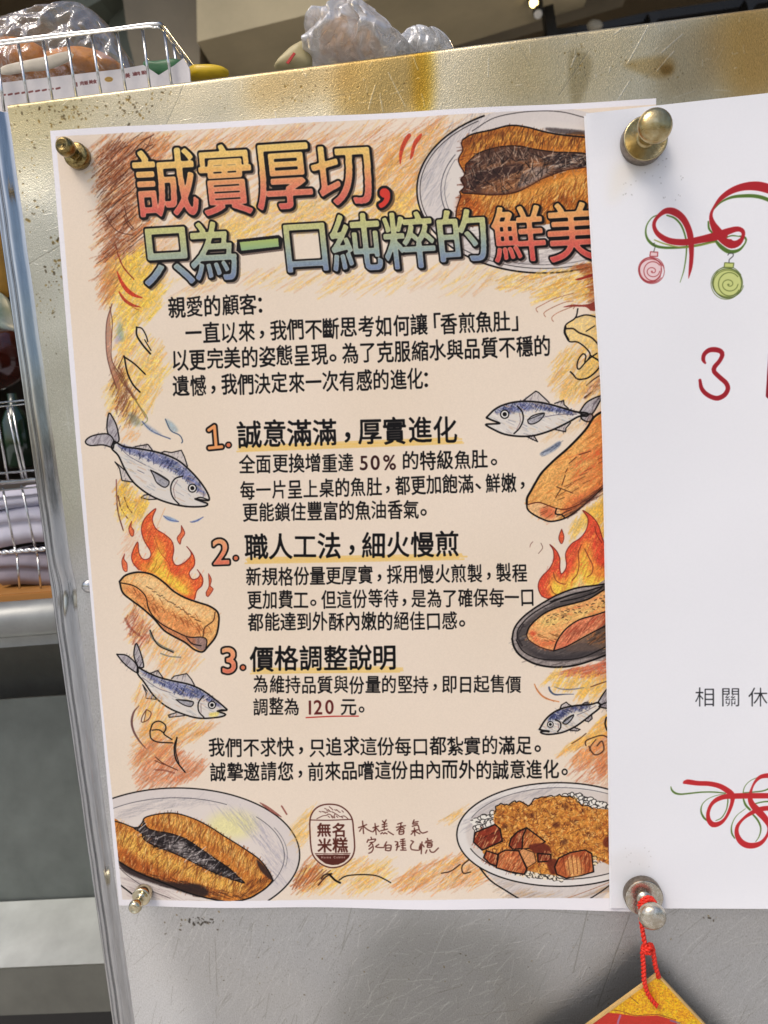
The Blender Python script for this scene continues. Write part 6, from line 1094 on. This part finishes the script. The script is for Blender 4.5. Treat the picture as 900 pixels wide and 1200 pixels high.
def strip(name, y0, Y0, y1, Y1, m, th=.002):
    a = (Y0, zat(y0, Y0)); b = (Y1, zat(y1, Y1)); n = np.array([-(a[1]-b[1]), (a[0]-b[0])]); n = n/np.linalg.norm(n)*th
    if n[0] < 0: n = -n
    V = [(x, p[0]+o_[0], p[1]+o_[1]) for x in (xl0, xr0) for p in (a, b) for o_ in ((0, 0), (n[0], n[1]))]
    F = [(0, 2, 6, 4), (1, 5, 7, 3), (0, 4, 5, 1), (2, 3, 7, 6), (0, 1, 3, 2), (4, 6, 7, 5)]
    me = pydata(name, V, F); bm = bmesh.new(); bm.from_mesh(me); bmesh.ops.recalc_face_normals(bm, faces=bm.faces); bm.to_mesh(me); bm.free(); link(name, me, m, ct, False)
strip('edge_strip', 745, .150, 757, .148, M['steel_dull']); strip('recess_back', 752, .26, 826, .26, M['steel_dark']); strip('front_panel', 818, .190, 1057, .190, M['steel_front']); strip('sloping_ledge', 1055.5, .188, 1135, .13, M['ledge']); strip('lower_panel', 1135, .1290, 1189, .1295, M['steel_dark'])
strip('recess_floor', 820, .192, 822, .258, M['steel_dark']); strip('underside', 1189, .131, 1150, .30, M['black']); V, F = box(xl0, xr0, .34, .36, -.9, zat(1150, .34)); link('void_sheet', pydata('void_sheet', V, F), M['black'], ct, False)  # last black sheet stands in for the dark void under the counter
# jars and packets high on the left
V, F = pillow([(-30, 250), (4, 246), (13, 290), (14, 344), (-30, 346)], .30, .02); link('brown_packet', pydata('brown_packet', V, F), mat('brown_paper', (190, 140, 52), .6), None, label='yellow brown packet at the left edge beside the rim', cat='packet')
V, F = pillow([(-30, 346), (2, 344), (18, 384), (20, 394), (-30, 398)], .29, .02, crum=.004); link('white_packet', pydata('white_packet', V, F), mat('white_green_film', (214, 220, 208), .4, col2=(110, 140, 100), nscale=40), None, label='white and green packet under the brown one at the left edge', cat='packet')
V, F = pillow([(-30, 388), (10, 386), (24, 400), (26, 440), (-30, 462)], .28, .025, crum=.003); link('sauce_bag', pydata('sauce_bag', V, F), mat('dark_red_sauce', (64, 24, 16), .12, noise=.3, nscale=60, spec=.8), None, label='glossy dark red bag below the white packet at the left edge', cat='sauce bag')
V, F = lathe([(0, 0), (.012, 0), (.014, .004), (.014, .05), (.010, .06), (.005, .066), (.005, .08), (0, .08)], 24); q = at(26, 548, .40)
link('green_bottle', pydata('green_bottle', [(v[0]+q[0], v[2]+q[1], -v[1]+q[2]) for v in V], F), mat('green_glass', (26, 50, 32), .08, noise=.2, spec=.8), None, label='small green bottle standing behind the wire rack', cat='bottle')
V, F = box(xl0, xr0, .20, .60, zat(570, .36)-.004, zat(570, .36)); link('upper_shelf', pydata('upper_shelf', V, F), M['dark_wall'], None, False, label='dark shelf behind the wire rack', cat='shelf')
